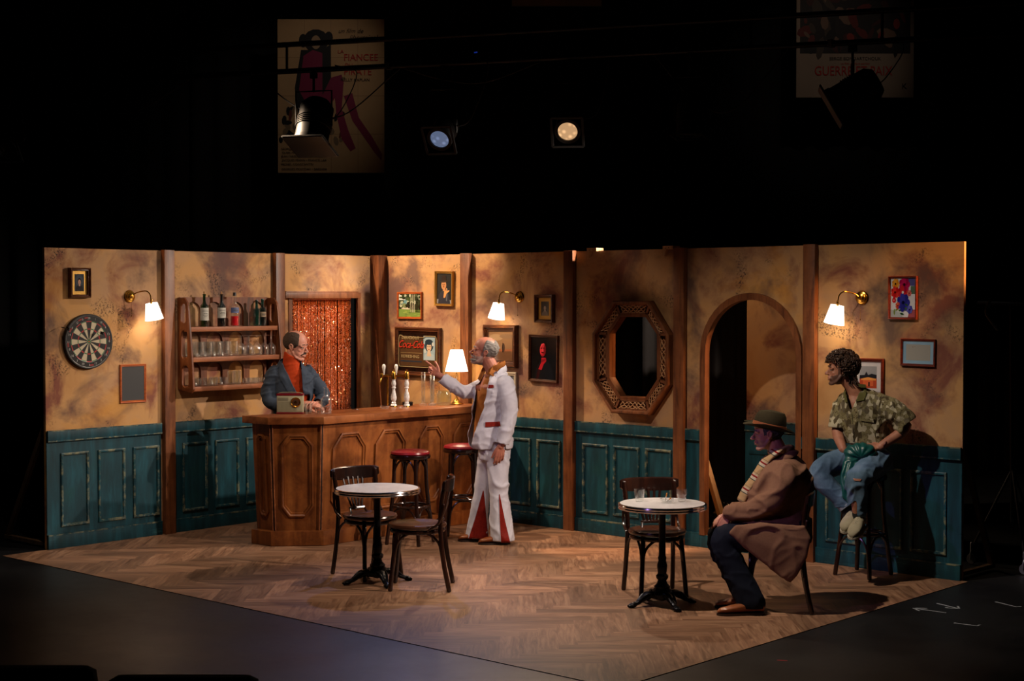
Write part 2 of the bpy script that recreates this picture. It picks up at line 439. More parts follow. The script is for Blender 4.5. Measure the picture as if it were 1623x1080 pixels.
hs = t.n('ShaderNodeHueSaturation'); t.l(col, hs.inputs['Color']); t.l(t.math('ADD', t.math('MULTIPLY', sep.outputs[0], 0.55), 0.68), hs.inputs['Value'])
M_VINYL = t.done(hs.outputs[0], t.ramp(g, [(0.3, 0.42), (0.7, 0.52)]), spec=0.35)
struct(mb.build('trim_1', M_VINYL, color=True))
mb = MB(); mb.box((FX0, FY0, -0.0039), (FX1, FY1, -0.0005)); struct(mb.build('trim_2', M_VSIDE))

# wall flats
DOOR = [(-1.105, 0.0), (-1.105, 2.03), (-0.30, 2.03), (-0.30, 0.0)]
mb = MB(); mb.slab([(-3.665, 0), (-3.665, WH), (0.0, WH), (0, 0), (-0.30, 0), (-0.30, 2.03), (-1.105, 2.03), (-1.105, 0)], [], 0, 0.03, LROT)
struct(mb.build('wall_left', [M_PLASTER]))
mb = MB(); mb.slab([(0.0, 0), (0.0, WH), (6.11, WH), (6.11, 0)], [OCT_HOLE, ARCH], 0, 0.03)
struct(mb.build('wall_right', [M_PLASTER]))
# backing flat seen through the arch
mb = MB(); mb.box((3.745, 0.80, 0), (5.6, 0.83, 2.40)); struct(mb.build('wall_back', M_PLASTER))
mb = MB(); mb.box((3.745, 0.78, 0), (5.6, 0.7995, 0.90)); mb.box((3.745, 0.77, 0.90), (5.6, 0.7995, 0.985)); mb.box((3.745, 0.765, 0.0), (5.6, 0.78, 0.12))
mb.box((3.79, 0.770, 0.70), (4.5, 0.7795, 0.74))
struct(mb.build('trim_3', M_TEAL, bevel=0.003))
mb = MB(); mb.box((3.745, 0.764, .978), (5.6, .7995, .987)); mb.box((3.745, .766, .896), (5.6, .7995, .905)); struct(mb.build('trim_7', M_TEALW))

# wainscot: sheet, rail, base, frames
RAILT, RAILB, BASE = 0.96, 0.872, 0.115
def wains(T, spans, name, bname, frames, n0):
    mb = MB()
    for a, b in spans: mb.box((a, -0.008, 0.0), (b, -0.0005, RAILT - 0.01), T)
    struct(mb.build(name, M_TEAL))
    mb = MB()
    for a, b in spans: mb.box((a, -0.03, RAILB), (b, -0.0085, RAILT), T)
    struct(mb.build('trim_%d' % n0, M_TEAL, bevel=0.004))
    mb = MB()
    for a, b in spans: mb.box((a, -0.0315, RAILB - .002), (b, -0.0085, RAILB + .009), T); mb.box((a, -0.0308, RAILT - .007), (b, -0.0085, RAILT + .001), T); mb.box((a, -0.0272, BASE - .009), (b, -0.0085, BASE + .002), T)
    struct(mb.build('trim_%d' % (n0 + 50), M_TEALW))
    mb = MB()
    for a, b in spans: mb.box((a, -0.026, 0.0), (b, -0.0085, BASE), T)
    struct(mb.build(bname, M_TEALB, bevel=0.004))
    for i, (a, b) in enumerate(frames):
        mb = MB(); mb.mould([(a, 0.172), (b, 0.172), (b, 0.772), (a, 0.772)], [(0, 0.008), (0.0, 0.020), (0.006, 0.023), (0.018, 0.020), (0.023, 0.008)])
        o = mb.build('trim_%d' % (n0 + 1 + i), M_TEALW)
        if T: o.matrix_world = T
        struct(o)
wains(LROT, [(-3.665, -2.565), (-2.44, -1.34), (-1.22, -1.16)], 'trim_4', 'baseboard_left', [(-3.54, -3.28), (-3.19, -2.93), (-2.85, -2.59), (-2.345, -2.08), (-1.995, -1.735), (-1.65, -1.39)], 10)
wains(None, [(0.13, 1.145), (1.26, 2.405), (2.515, 3.59), (3.69, 3.84), (4.79, 4.81), (4.92, 6.11)], 'trim_5', 'baseboard_right', [(1.38, 1.65), (1.72, 1.99), (2.065, 2.34), (2.593, 2.873), (2.935, 3.21), (3.275, 3.548), (5.0, 5.29), (5.36, 5.645), (5.712, 5.996)], 20)
# sill across the arch
mb = MB(); mb.box((3.84, -0.026, 0.0), (4.79, -0.0005, 0.10)); struct(mb.build('trim_6', M_TEALB, bevel=0.004))
# timber posts over the joints
def post(n, T, u):
    mb = MB(); mb.box((u - 0.052, -0.06, 0), (u + 0.052, -0.0305, WH + 0.006), T); mb.box((u - 0.04, -0.031, 0), (u + 0.052, -0.001, WH + 0.006), T)
    mb2 = MB(); mb2.box((u - 0.052, -0.055, 0), (u + 0.052, -0.001, WH + 0.006), T)
    struct(mb2.build('trim_%d' % n, M_POST, bevel=0.003))
post(40, LROT, -2.498); post(41, LROT, -1.278)
for i, u in enumerate((1.206, 2.460, 3.642, 4.868)): post(42 + i, None, u)
mb = MB(); mb.add([(0.001, -0.115, 0), (0.001, -0.001, 0), (0.115, -0.001, 0), (0.065, -0.062, 0)] + [(0.001, -0.115, WH + .006), (0.001, -0.001, WH + .006), (0.115, -0.001, WH + .006), (0.065, -0.062, WH + .006)],
       [(3, 2, 1, 0), (4, 5, 6, 7), (0, 1, 5, 4), (1, 2, 6, 5), (2, 3, 7, 6), (3, 0, 4, 7)])
mb.box((0.03, -0.11, 0), (0.11, -0.03, WH + 0.006)); struct(mb.build('trim_46', M_POST))
# door header + side jamb on the left wall, arch casing
mb = MB(); mb.box((-1.215, -0.05, 2.03), (-0.285, -0.001, 2.085), LROT); mb.box((-1.20, -0.035, 2.085), (-0.30, -0.001, 2.095), LROT); struct(mb.build('trim_47', M_POST, bevel=0.003))
mb = MB(); mb.box((-0.30, -0.02, 0), (-0.262, 0.03, 2.03), LROT); mb.box((-1.145, -0.012, 0), (-1.105, 0.03, 2.03), LROT); struct(mb.build('trim_48', M_POST))
o_ = arch_pts(4.315, 0.476, 1.58, 2.075, 0.10); i_ = arch_pts(4.315, 0.434, 1.58, 2.029, 0.10)
mb = MB(); mb.slab(o_ + i_[::-1], [], -0.03, -0.0005)
mb.slab(i_ + arch_pts(4.315, 0.426, 1.58, 2.021, 0.10)[::-1], [], -0.03, 0.034)
struct(mb.build('trim_49', M_POST))
# black drapes behind the set
def drape(name, p, q, z0, z1, amp, waves, m, label=None, seed=0):
    p, q = Vector(p), Vector(q); d = q - p; L = d.length; d.normalize(); nn = Vector((-d.y, d.x)); mb = MB(); N = int(waves * 10); r = random.Random(seed)
    ph = [r.uniform(-.6, .6) for _ in range(N + 1)]
    pts = []
    for k in range(2):
        z = (z0, z1)[k]
        for i in range(N + 1):
            s_ = i / N; a = amp * (1.0 if k == 0 else 0.6) * math.sin(2 * PI * waves * s_ + ph[i // 7 * 7 % (N + 1)])
            c = p + d * (L * s_) + nn * a; pts.append((c.x, c.y, z))
    mb.add(pts, [(i, i + 1, N + 2 + i, N + 1 + i) for i in range(N)])
    mb.add([(a[0] + nn.x * .01, a[1] + nn.y * .01, a[2]) for a in pts], [(i, N + 1 + i, N + 2 + i, i + 1) for i in range(N)])
    return mb.build(name, m)
M_DRAPE = plain('#0b0c12', 0.85, 0, 0.3, 8)
M_DRAPEB = plain('#141620', 0.85, 0, 0.3, 8)
M_BACKC = plain('#020203', 0.95, 0, 0.1, 8)
fwd = Vector((-0.6699, 0.7424)); rgt = Vector((0.7424, 0.6699)); cc = Vector((11.13, -10.39))
a_ = cc + fwd * 18.2 - rgt * 9; b_ = cc + fwd * 18.2 + rgt * 9
struct(drape('wall_back', a_, b_, 0.0, 8.0, 0.05, 60, M_BACKC, seed=1))
tag(drape('drape', (2.2, 1.35), (3.95, 1.35), 0.0, 2.35, 0.03, 9, M_DRAPEB, seed=2), 'dark blue-black drape hanging behind the octagonal opening and the arch', 'curtain')
# dark masking flat behind the bead doorway
tag(drape('drape', (-0.45, -1.5), (-0.45, 0.25), 0.0, 2.42, 0.02, 8, M_DRAPE, seed=4), 'black masking drape hanging behind the bead curtain doorway', 'curtain')
# ================================================================== FURNITURE
# ---- bar counter
def offset_pts(pts, d):                                   # shift an open outline outward (to its right-hand side)
    out = []; P = [Vector(p) for p in pts]
    for i, p in enumerate(P):
        a = (P[i] - P[i - 1]).normalized() if i else None; b = (P[i + 1] - P[i]).normalized() if i < len(P) - 1 else None
        na = Vector((a.y, -a.x)) if a else None; nb = Vector((b.y, -b.x)) if b else None
        if na is None: m = nb
        elif nb is None: m = na
        else: m = na + nb; m /= m.dot(na)
        out.append(p + m * d)
    return out
TOPO = [(0.905, -2.395), (1.228, -2.385), (1.54, -2.055), (1.56, -0.10)]
BODYT = [(0.975, -2.345), (1.212, -2.335), (1.505, -2.04), (1.52, -0.10)]
bar = thing('bar_counter', 'brown stained wooden bar counter with elongated octagonal mouldings, standing in the corner', 'bar counter', (1.2, -1.2, 0))
def loc(mb): mb.v = [p - Vector((1.2, -1.2, 0)) for p in mb.v]; return mb
def outline_prism(mb, lo, hi, z0, z1, back):
    n = len(lo); vs = [(p[0], p[1], z0) for p in lo] + [(back[0][0], back[0][1], z0), (back[1][0], back[1][1], z0)] + [(p[0], p[1], z1) for p in hi] + [(back[0][0], back[0][1], z1), (back[1][0], back[1][1], z1)]
    m = n + 2
    mb.add(vs, [tuple(range(m))[::-1], tuple(range(m, 2 * m))] + [(i, (i + 1) % m, m + (i + 1) % m, m + i) for i in range(m)])
BODYB = [tuple(p) for p in offset_pts(BODYT, -0.05)]
mb = MB(); outline_prism(mb, BODYB, BODYT, 0.115, 1.0, [(1.06, -0.10), (1.03, -2.0)]); loc(mb).build('counter_body', M_BAR, bar)
PL = [tuple(p) for p in offset_pts(BODYT, 0.015)]
mb = MB(); outline_prism(mb, PL, PL, 0.002, 0.12, [(1.04, -0.10), (1.0, -2.0)]); loc(mb).build('plinth', M_BAR, bar, bevel=0.004)
mb = MB(); outline_prism(mb, TOPO, TOPO, 1.0, 1.06, [(0.99, -0.10), (0.99, -1.86)]); loc(mb).build('countertop', M_BARTOP, bar, bevel=0.005)
# mouldings on the faces
def face_T(p, q, pt, qt, z0, z1):
    """frame whose x runs p->q at the foot and whose z climbs to pt,qt at the top; -y is outward"""
    p = Vector((p[0], p[1], z0)); q = Vector((q[0], q[1], z0)); pt = Vector((pt[0], pt[1], z1)); qt = Vector((qt[0], qt[1], z1))
    x = (q - p).normalized(); mid = ((pt + qt) - (p + q)) / 2; z = (mid - x * mid.dot(x)).normalized(); y = z.cross(x)
    return Matrix(((x.x, y.x, z.x, p.x), (x.y, y.y, z.y, p.y), (x.z, y.z, z.z, p.z), (0, 0, 0, 1))), (q - p).length
def octo(cx, hw, z0, z1, cut):
    return [(cx - hw, z0 + cut * 1.3), (cx - hw + cut, z0), (cx + hw - cut, z0), (cx + hw, z0 + cut * 1.3), (cx + hw, z1 - cut * 1.3), (cx + hw - cut, z1), (cx - hw + cut, z1), (cx - hw, z1 - cut * 1.3)]
PROF = [(0, 0.0), (0, 0.016), (0.012, 0.02), (0.02, 0.012), (0.032, 0.012), (0.036, 0.0)]
fid = 0
for i in range(3):
    T, L = face_T(BODYB[i], BODYB[i + 1], BODYT[i], BODYT[i + 1], 0.115, 1.0)
    spans = [(L / 2, min(0.135, L / 2 - 0.055))] if i < 2 else [(.275, .185), (.745, .178), (1.235, .150), (1.655, .150)]
    for cx, hw in spans:
        mb = MB(); mb.mould(octo(cx, hw, 0.12, 0.80, hw * 0.5), PROF)
        mb.v = [T @ p for p in mb.v]; loc(mb).build('moulding', M_BAR, bar)
# corner beads with dark gap
for i in (1, 2):
    b, t_ = Vector((*BODYB[i], 0.118)), Vector((*BODYT[i], 0.998)); d = (b - Vector((1.2, -1.2, 0.118))).normalized() * 0.006
    for s_, m_ in ((-1, M_SHELF), (0, M_BLACK), (1, M_SHELF)):
        e = (Vector((*BODYB[i + 1], 0)) - Vector((*BODYB[i - 1], 0))).normalized() * 0.011 * s_
        mb = MB(); mb.beam(b + d * (1.0 if s_ else 0.5) + e, t_ + d * (1.0 if s_ else 0.5) + e, 0.009, 0.009); loc(mb).build('corner_bead', m_, bar)

# ---- bentwood bistro chair, local +x is forward
def make_chair(label, loc_, rz, group='dark bentwood bistro chairs'):
    t = thing('bentwood_chair', label, 'chair', loc_, R(rz), group)
    SH = 0.445
    mb = MB(); prof = [(0, SH - 0.018), (0.17, SH - 0.018), (0.196, SH - 0.012), (0.203, SH), (0.198, SH + 0.012), (0.185, SH + 0.015), (0.16, SH + 0.006), (0, SH + 0.002)]
    mb.lathe(prof, 36, sx=1.02, sy=0.97); mb.build('seat', M_BENTR, t)
    mb = MB(); mb.tube([(0.185 * math.cos(a), 0.178 * math.sin(a), SH - 0.034) for a in (2 * PI * i / 32 for i in range(32))], [(0.016, 0.012)] * 32, 8, closed=True, side=(0, 0, 1)); mb.build('seat_ring', M_BENT, t)
    for s in (-1, 1):
        mb = MB(); mb.tube(bez([(0.125, s * 0.13, SH - 0.02), (0.15, s * 0.142, 0.25), (0.175, s * 0.158, 0.012)]), 0.0165, 10); mb.build('leg', M_BENT, t)
        mb = MB(); pts = bez([(-0.235, s * 0.175, 0.012), (-0.195, s * 0.168, 0.22), (-0.175, s * 0.162, SH), (-0.185, s * 0.172, 0.62), (-0.207, s * 0.180, 0.755)])
        mb.tube(pts, 0.0165, 10); mb.build('leg', M_BENT, t)
        mb = MB(); mb.tube(bez([(-0.10, s * 0.19, SH - 0.012), (-0.165, s * 0.195, SH + 0.035), (-0.195, s * 0.188, SH + 0.12), (-0.20, s * 0.187, SH + 0.16)], 6), 0.009, 8); mb.build('side_brace', M_BENT, t)
    # arches between legs
    def archbr(a, b, top):
        a, b = Vector(a), Vector(b); m = (a + b) / 2; mb = MB()
        mb.tube(bez([a, a.lerp(m, .14) + Vector((0, 0, (top - a.z) * .6)), m.lerp(a, .45) + Vector((0, 0, (top - a.z) * .95)), m + Vector((0, 0, top - a.z)), m.lerp(b, .45) + Vector((0, 0, (top - a.z) * .95)), b.lerp(m, .14) + Vector((0, 0, (top - a.z) * .6)), b], 4), 0.0095, 8)
        mb.build('arched_brace', M_BENT, t)
    archbr((0.155, -0.142, 0.24), (0.155, 0.142, 0.24), SH - 0.04)
    archbr((0.145, 0.147, 0.24), (-0.185, 0.163, 0.24), SH - 0.04); archbr((0.145, -0.147, 0.24), (-0.185, -0.163, 0.24), SH - 0.04)
    # curved top rail
    mb = MB(); n = 20; vs = []
    for i in range(n + 1):
        cy = -.208 + .416 * i / n; k = 1 - abs(cy / .208) ** 8 * 0.3
        cx = -.246 + 1.15 * cy * cy; l_ = math.hypot(1, 2.3 * cy); nx, ny = -1 / l_, 2.3 * cy / l_
        for off, z in ((-.009, 0.692 + (1 - k) * .1), (-.009, 0.778 * k + 0.778 * (1 - k) * .96), (.0, 0.786 * k + 0.776 * (1 - k) * .96), (.009, 0.778 * k + 0.778 * (1 - k) * .96), (.009, 0.692 + (1 - k) * .1)):
            lean = (z - 0.7) * 0.12; vs.append((cx + nx * (off + lean), cy + ny * off, z))
    fs = [(i * 5 + j, i * 5 + (j + 1) % 5, (i + 1) * 5 + (j + 1) % 5, (i + 1) * 5 + j) for i in range(n) for j in range(5)] + [tuple(range(5))[::-1], tuple(n * 5 + j for j in range(5))]
    mb.add(vs, fs); mb.build('top_rail', M_BENT, t)
    # fan of slats
    for k in range(5):
        y0, y1 = (k - 2) * 0.022, (k - 2) * 0.043
        mb = MB(); mb.tube([(-0.178, y0, SH + 0.045), (-0.205, (y0 + y1) / 2, 0.58), (-0.235, y1, 0.71)], [(0.009, 0.004)] * 3, 6, side=(0, 1, 0)); mb.build('slat', M_BENT, t)
    mb = MB(); mb.tube([(-0.172, -0.06, SH + 0.04), (-0.182, 0, SH + 0.04), (-0.172, 0.06, SH + 0.04)], 0.011, 8); mb.tube([(-0.172, -0.06, SH + 0.04), (-0.14, -0.07, SH)], 0.008, 8); mb.tube([(-0.172, 0.06, SH + 0.04), (-0.14, 0.07, SH)], 0.008, 8); mb.build('slat_holder', M_BENT, t)
    return t
ch = make_chair('dark bentwood chair behind the empty round table, its back to the bar', (2.81, -2.72, 0), -10)
dup(ch, (3.383, -2.797, 0), R(-140), 'dark bentwood chair right of the empty round table, seat turned to it')
dup(ch, (4.82, -1.92, 0), R(-38), 'dark bentwood chair tucked behind the table with glasses and ashtray')
dup(ch, (5.645, -1.75, 0), R(-146), 'dark bentwood chair under the seated man in the brown coat')

# ---- bistro table with cast-iron foot
M_MARBLE = None
t = NT('white_laminate'); v = t.coord(); a = t.noise(v, 14, 5, .7, 1.0)
M_MARBLE = t.done(t.ramp(a, [(0.35, '#c6c4c2'), (0.6, '#d8d6d4')]), 0.28, spec=0.5)
def make_table(label, loc_, rz, H_=0.68, rad=0.305):
    t = thing('bistro_table', label, 'table', loc_, R(rz), 'round bistro tables')
    mb = MB(); mb.lathe([(0, H_ - 0.012), (rad - 0.014, H_ - 0.012), (rad - 0.012, H_), (0, H_)], 56); mb.build('tabletop', M_MARBLE, t)
    mb = MB(); mb.lathe([(rad - 0.02, H_ - 0.034), (rad, H_ - 0.034), (rad + 0.004, H_ - 0.026), (rad, H_ - 0.018), (rad + 0.004, H_ - 0.010), (rad, H_ - 0.001), (rad - 0.012, H_ + 0.0015), (rad - 0.012, H_ - 0.02), (rad - 0.02, H_ - 0.034)], 56); mb.build('metal_rim', M_CHROME, t)
    mb = MB(); mb.lathe([(0, H_ - 0.05), (rad * .55, H_ - 0.045), (rad - .021, H_ - 0.03), (rad - .021, H_ - 0.0125), (0, H_ - 0.0125)], 40); mb.build('underside', M_BLACKM, t)
    mb = MB(); mb.lathe([(0.03, 0.10), (0.052, 0.115), (0.056, 0.13), (0.036, 0.15), (0.030, 0.17), (0.042, 0.185), (0.043, 0.20), (0.030, 0.215), (0.034, 0.24), (0.036, 0.27), (0.027, 0.30), (0.030, 0.32), (0.024, 0.335), (0.0235, 0.6), (0.03, 0.61), (0.05, H_ - 0.05), (0, H_ - 0.05)], 20); mb.build('column', M_IRON, t)
    mb = MB(); mb.lathe([(0, 0.03), (0.07, 0.05), (0.082, 0.08), (0.066, 0.10), (0.05, 0.125), (0, 0.125)], 20)
    for k in range(10): mb.ell((0.076 * math.cos(k * .628), 0.076 * math.sin(k * .628), 0.085), (0.012, 0.012, 0.014), n=8)
    mb.build('hub', M_IRON, t)
    for k in range(4):
        a = k * PI / 2 + PI / 4; c, s = math.cos(a), math.sin(a); mb = MB()
        pr_ = [(0.05, 0.075, .03), (0.10, 0.078, .028), (0.15, 0.052, .022), (0.19, 0.03, .019), (0.215, 0.022, .022), (0.232, 0.016, .018)]
        mb.tube(bez([(c * r, s * r, z) for r, z, q in pr_], 4), [(x, x * .8) for x in [pr_[min(5, i // 4)][2] for i in range(21)]], 10, side=(-s, c, 0))
        mb.ell((c * .225, s * .225, .017), (.03, .024, .016), n=10)
        for kk in (-1, 0, 1): mb.ell((c * .248 - s * kk * .014, s * .248 + c * kk * .014, .011), (.011, .009, .010), n=8)
        for kk in (-1, 1): mb.tube(bez([(c * .07 - s * kk * .03, s * .07 + c * kk * .03, .09), (c * .13 - s * kk * .026, s * .13 + c * kk * .026, .085), (c * .18 - s * kk * .016, s * .18 + c * kk * .016, .045)], 4), .007, 6)
        mb.build('foot', M_IRON, t)
    return t
tb = make_table('round white-topped bistro table with nothing on it, in front of the bar', (3.045, -2.865, 0), 20)
tb2 = dup(tb, (5.045, -2.165, 0), R(18), 'round white-topped bistro table carrying two glasses and an ashtray')
for o in tb2.children: o.scale = (0.955, 0.955, 1)

# ---- bentwood bar stool
M_VINYLRED = plain('#8e1626', 0.28, 0, 0.1, 20)
def make_stool(label, loc_, rz, cushion=True, H_=0.76):
    t = thing('bar_stool', label, 'stool', loc_, R(rz), 'bentwood bar stools')
    mb = MB(); mb.lathe([(0, H_ - 0.055), (0.150, H_ - 0.055), (0.166, H_ - 0.05), (0.170, H_ - 0.035), (0.166, H_ - 0.02), (0, H_ - 0.02)], 32); mb.build('seat_ring', M_BENT, t)
    if cushion:
        mb = MB(); mb.lathe([(0, H_ - 0.0195), (0.155, H_ - 0.0195), (0.164, H_ - 0.01), (0.158, H_ + 0.005), (0.12, H_ + 0.016), (0, H_ + 0.022)], 32); mb.build('cushion', M_VINYLRED, t)
    else:
        mb = MB(); mb.lathe([(0, H_ - 0.0195), (0.165, H_ - 0.0195), (0.162, H_ - 0.008), (0, H_ - 0.012)], 32); mb.build('seat', M_BENTR, t)
    for k in range(4):
        a = PI / 4 + k * PI / 2; c, s = math.cos(a), math.sin(a); mb = MB()
        mb.tube(bez([(c * .135, s * .135, H_ - 0.05), (c * .15, s * .15, H_ * .55), (c * .205, s * .205, 0.012)]), 0.0165, 10); mb.build('leg', M_BENT, t)
        a2 = a + PI / 2; c2, s2 = math.cos(a2), math.sin(a2); zb, zt = H_ - 0.25, H_ - 0.06
        A, B = Vector((c * .147, s * .147, zb)), Vector((c2 * .147, s2 * .147, zb)); m = (A + B) / 2
        mb = MB(); mb.tube(bez([A, A.lerp(m, .16) + Vector((0, 0, .11)), m.lerp(A, .45) + Vector((0, 0, .178)), m + Vector((0, 0, .188)), m.lerp(B, .45) + Vector((0, 0, .178)), B.lerp(m, .16) + Vector((0, 0, .11)), B], 4), .0085, 8)
        mb.build('arched_brace', M_BENT, t)
        A.z = B.z = .10; m = (A + B) / 2; A = Vector((c * .19, s * .19, .09)); B = Vector((c2 * .19, s2 * .19, .09)); m = (A + B) / 2
        mb = MB(); mb.tube(bez([A, A.lerp(m, .16) + Vector((0, 0, .13)), m.lerp(A, .45) + Vector((0, 0, .2)), m + Vector((0, 0, .21)), m.lerp(B, .45) + Vector((0, 0, .2)), B.lerp(m, .16) + Vector((0, 0, .13)), B], 4), .0085, 8)
        mb.build('arched_brace', M_BENT, t)
    mb = MB(); mb.tube([(0.158 * math.cos(2 * PI * i / 28), 0.158 * math.sin(2 * PI * i / 28), 0.315) for i in range(28)], .010, 8, closed=True); mb.build('foot_ring', M_BENT, t)
    return t
st = make_stool('tall bentwood bar stool with red seat pad, by the middle of the bar', (1.95, -1.475, 0), 20)
dup(st, (1.918, -0.815, 0), R(50), 'tall bentwood bar stool with red seat pad, right beside the man in the white suit')
make_stool('tall dark bentwood stool against the wainscot, under the curly-haired man', (5.47, -0.27, 0), -3, False, 0.76)

# ================================================================== THINGS ON THE WALLS
def wall_T(side, u, z): return ((u, 0, z), 0.0) if side == 'R' else ((0, u, z), PI / 2)
def wthing(side, u, z, name, label, cat, group=None, roll=0.0):
    l, rz = wall_T(side, u, z); return thing(name, label, cat, l, 0, group, (0, roll, rz))
def art_shape(mb, pts, col, lay, w, h):
    """flat patch of colour, pts in 0..1 of the picture"""
    mb.col = rgb(col) if isinstance(col, str) else col
    k_ = -0.0004 * lay - 0.000013 * len(mb.f)
    mb.add([((x - .5) * w, k_, (y - .5) * h) for x, y in pts], [tuple(range(len(pts)))[::-1] if area2(pts) < 0 else tuple(range(len(pts)))])
def area2(p): return sum(p[i][0] * p[(i + 1) % len(p)][1] - p[(i + 1) % len(p)][0] * p[i][1] for i in range(len(p)))
def ov(cx, cy, rx, ry, n=14, rot=0): return [(cx + rx * math.cos(2 * PI * i / n) * math.cos(rot) - ry * math.sin(2 * PI * i / n) * math.sin(rot), cy + rx * math.cos(2 * PI * i / n) * math.sin(rot) + ry * math.sin(2 * PI * i / n) * math.cos(rot)) for i in range(n)]
FULL = [(0, 0), (1, 0), (1, 1), (0, 1)]
def frame(side, u0, z0, u1, z1, fw, dep, mfr, label, art, name='framed_picture', cat='picture', roll=0.0, mat_w=0.0, mat_c=None, gloss=True, prof=None, group=None, glass=True):
    w_, h_ = u1 - u0, z1 - z0
    t = wthing(side, (u0 + u1) / 2, (z0 + z1) / 2, name, label, cat, group, roll)
    mb = MB(); x, z = w_ / 2, h_ / 2
    prof = prof or [(0, 0.002), (0, dep * .8), (fw * .15, dep), (fw * .45, dep * .92), (fw * .6, dep * .7), (fw * .85, dep * .75), (fw, dep * .5), (fw, 0.002)]
    mb.mould([(-x, -z), (x, -z), (x, z), (-x, z)], prof); mb.build('frame', mfr, t)
    iw, ih = w_ - 2 * fw, h_ - 2 * fw; by = -dep * 0.35
    if mat_w:
        mb = MB(); mb.box((-iw / 2, by - 0.001, -ih / 2), (iw / 2, by + 0.003, ih / 2)); mb.build('mount', mat_c, t)
    pw, ph = iw - 2 * mat_w, ih - 2 * mat_w
    mb = MB()
    for pts, col, lay in art: art_shape(mb, pts, col, lay, pw, ph)
    o = mb.build('print', M_ARTG if gloss else M_ART, t, color=True); o.location = (0, by - 0.0015, 0)
    return t
rr = random.Random(11)
# little gilt portraits
def portrait_art(bg, skin, cloth, hat=None, hair='#1b1210', light=None):
    a = [(FULL, bg, 0)]
    if light: a.append((ov(.5, .62, .42, .36), light, 1))
    a += [([(.08, 0), (.92, 0), (.85, .22), (.66, .36), (.36, .36), (.16, .22)], cloth, 2), ([(.42, .3), (.6, .3), (.58, .45), (.44, .45)], skin, 3),
          (ov(.5, .58, .19, .19), hair, 3), (ov(.5, .53, .15, .15), skin, 4), (ov(.45, .55, .02, .012), '#201512', 5), (ov(.56, .55, .02, .012), '#201512', 5), (ov(.51, .465, .035, .012), '#5a201c', 5)]
    if hat: a += [(ov(.5, .67, .3, .045), hat, 6), ([(.34, .68), (.66, .68), (.6, .86), (.38, .86)], hat, 6)]
    return a
frame('L', -3.455, 2.037, -3.263, 2.281, .026, .05, M_FRAME, 'small framed portrait with wide gold mount, above the dartboard', portrait_art('#2c3640', '#b08a78', '#1c1c22', light='#3c4650'), mat_w=.026, mat_c=M_GOLD)
frame('R', 2.058, 1.814, 2.273, 2.064, .03, .05, M_FRAME, 'small framed picture with wide gold mount, right of the middle wall lamp', portrait_art('#16161a', '#a08c80', '#5a5048', hair='#0e0c0c'), mat_w=.032, mat_c=M_GOLD)
# woodland photo
a = [(FULL, '#3c4a34', 0), ([(0, 0), (1, 0), (1, .3), (0, .34)], '#6c8a42', 1), ([(.05, .34), (.5, .32), (.48, .55), (.1, .52)], '#b9b6a4', 2), ([(.02, .55), (.5, .52), (.44, .72), (.2, .74)], '#5c8894', 3), ([(.0, .74), (.3, .74), (.3, 1), (0, 1)], '#c9d2d0', 1)]
for k in range(46):
    x = rr.uniform(.0, 1); y = rr.uniform(.4, 1); a.append((ov(x, y, rr.uniform(.04, .1), rr.uniform(.04, .09), 7, rr.uniform(0, 3)), rr.choice(['#26331f', '#41522f', '#1a2418', '#6b7a52', '#a3ad96']), 4 + k % 4))
for x in (.55, .63, .7, .78, .84, .92): a.append(([(x, .2), (x + .025, .2), (x + .02, 1), (x + .005, 1)], '#b8b3a0' if rr.random() < .5 else '#17150f', 9))
for k in range(20): a.append((ov(rr.uniform(0, 1), rr.uniform(.02, .25), .07, .02, 7), rr.choice(['#86a250', '#58763a', '#7d9748']), 4))
frame('R', .272, 1.831, .610, 2.090, .02, .022, M_ORANGEF, 'orange wood framed woodland photo, upper left of the drinks mirror sign', a)
# man in a hat with raised hand
a = [(FULL, '#23282a', 0), ([(.0, 0), (1, 0), (1, .12), (0, .15)], '#8e9094', 1), ([(.08, .0), (.92, .0), (.82, .3), (.62, .42), (.3, .42), (.12, .28)], '#30333c', 2), ([(.62, .1), (.7, .08), (.74, .5), (.68, .52)], '#5b6066', 3),
     (ov(.46, .62, .17, .16), '#b8845a', 4), ([(.3, .72), (.64, .74), (.6, .95), (.36, .93)], '#2a2320', 5), (ov(.47, .74, .27, .035, 12, .06), '#352c26', 6), ([(.4, .42), (.56, .42), (.53, .54), (.44, .54)], '#c08a5c', 4),
     ([(.46, .2), (.58, .2), (.66, .34), (.86, .42), (.84, .46), (.66, .42), (.68, .52), (.63, .52), (.58, .42), (.52, .48), (.5, .4)], '#d0965e', 7), (ov(.4, .64, .025, .012), '#1c1410', 7), (ov(.52, .64, .025, .012), '#1c1410', 7), (ov(.46, .56, .05, .014), '#6a2a1c', 7), ([(.44, .57), (.47, .57), (.48, .66), (.46, .67)], '#8e5c3c', 7)]
frame('R', .790, 1.955, 1.030, 2.285, .024, .03, M_GOLD, 'gilt framed portrait of a man in a hat raising his hand', a, roll=R(1.5))
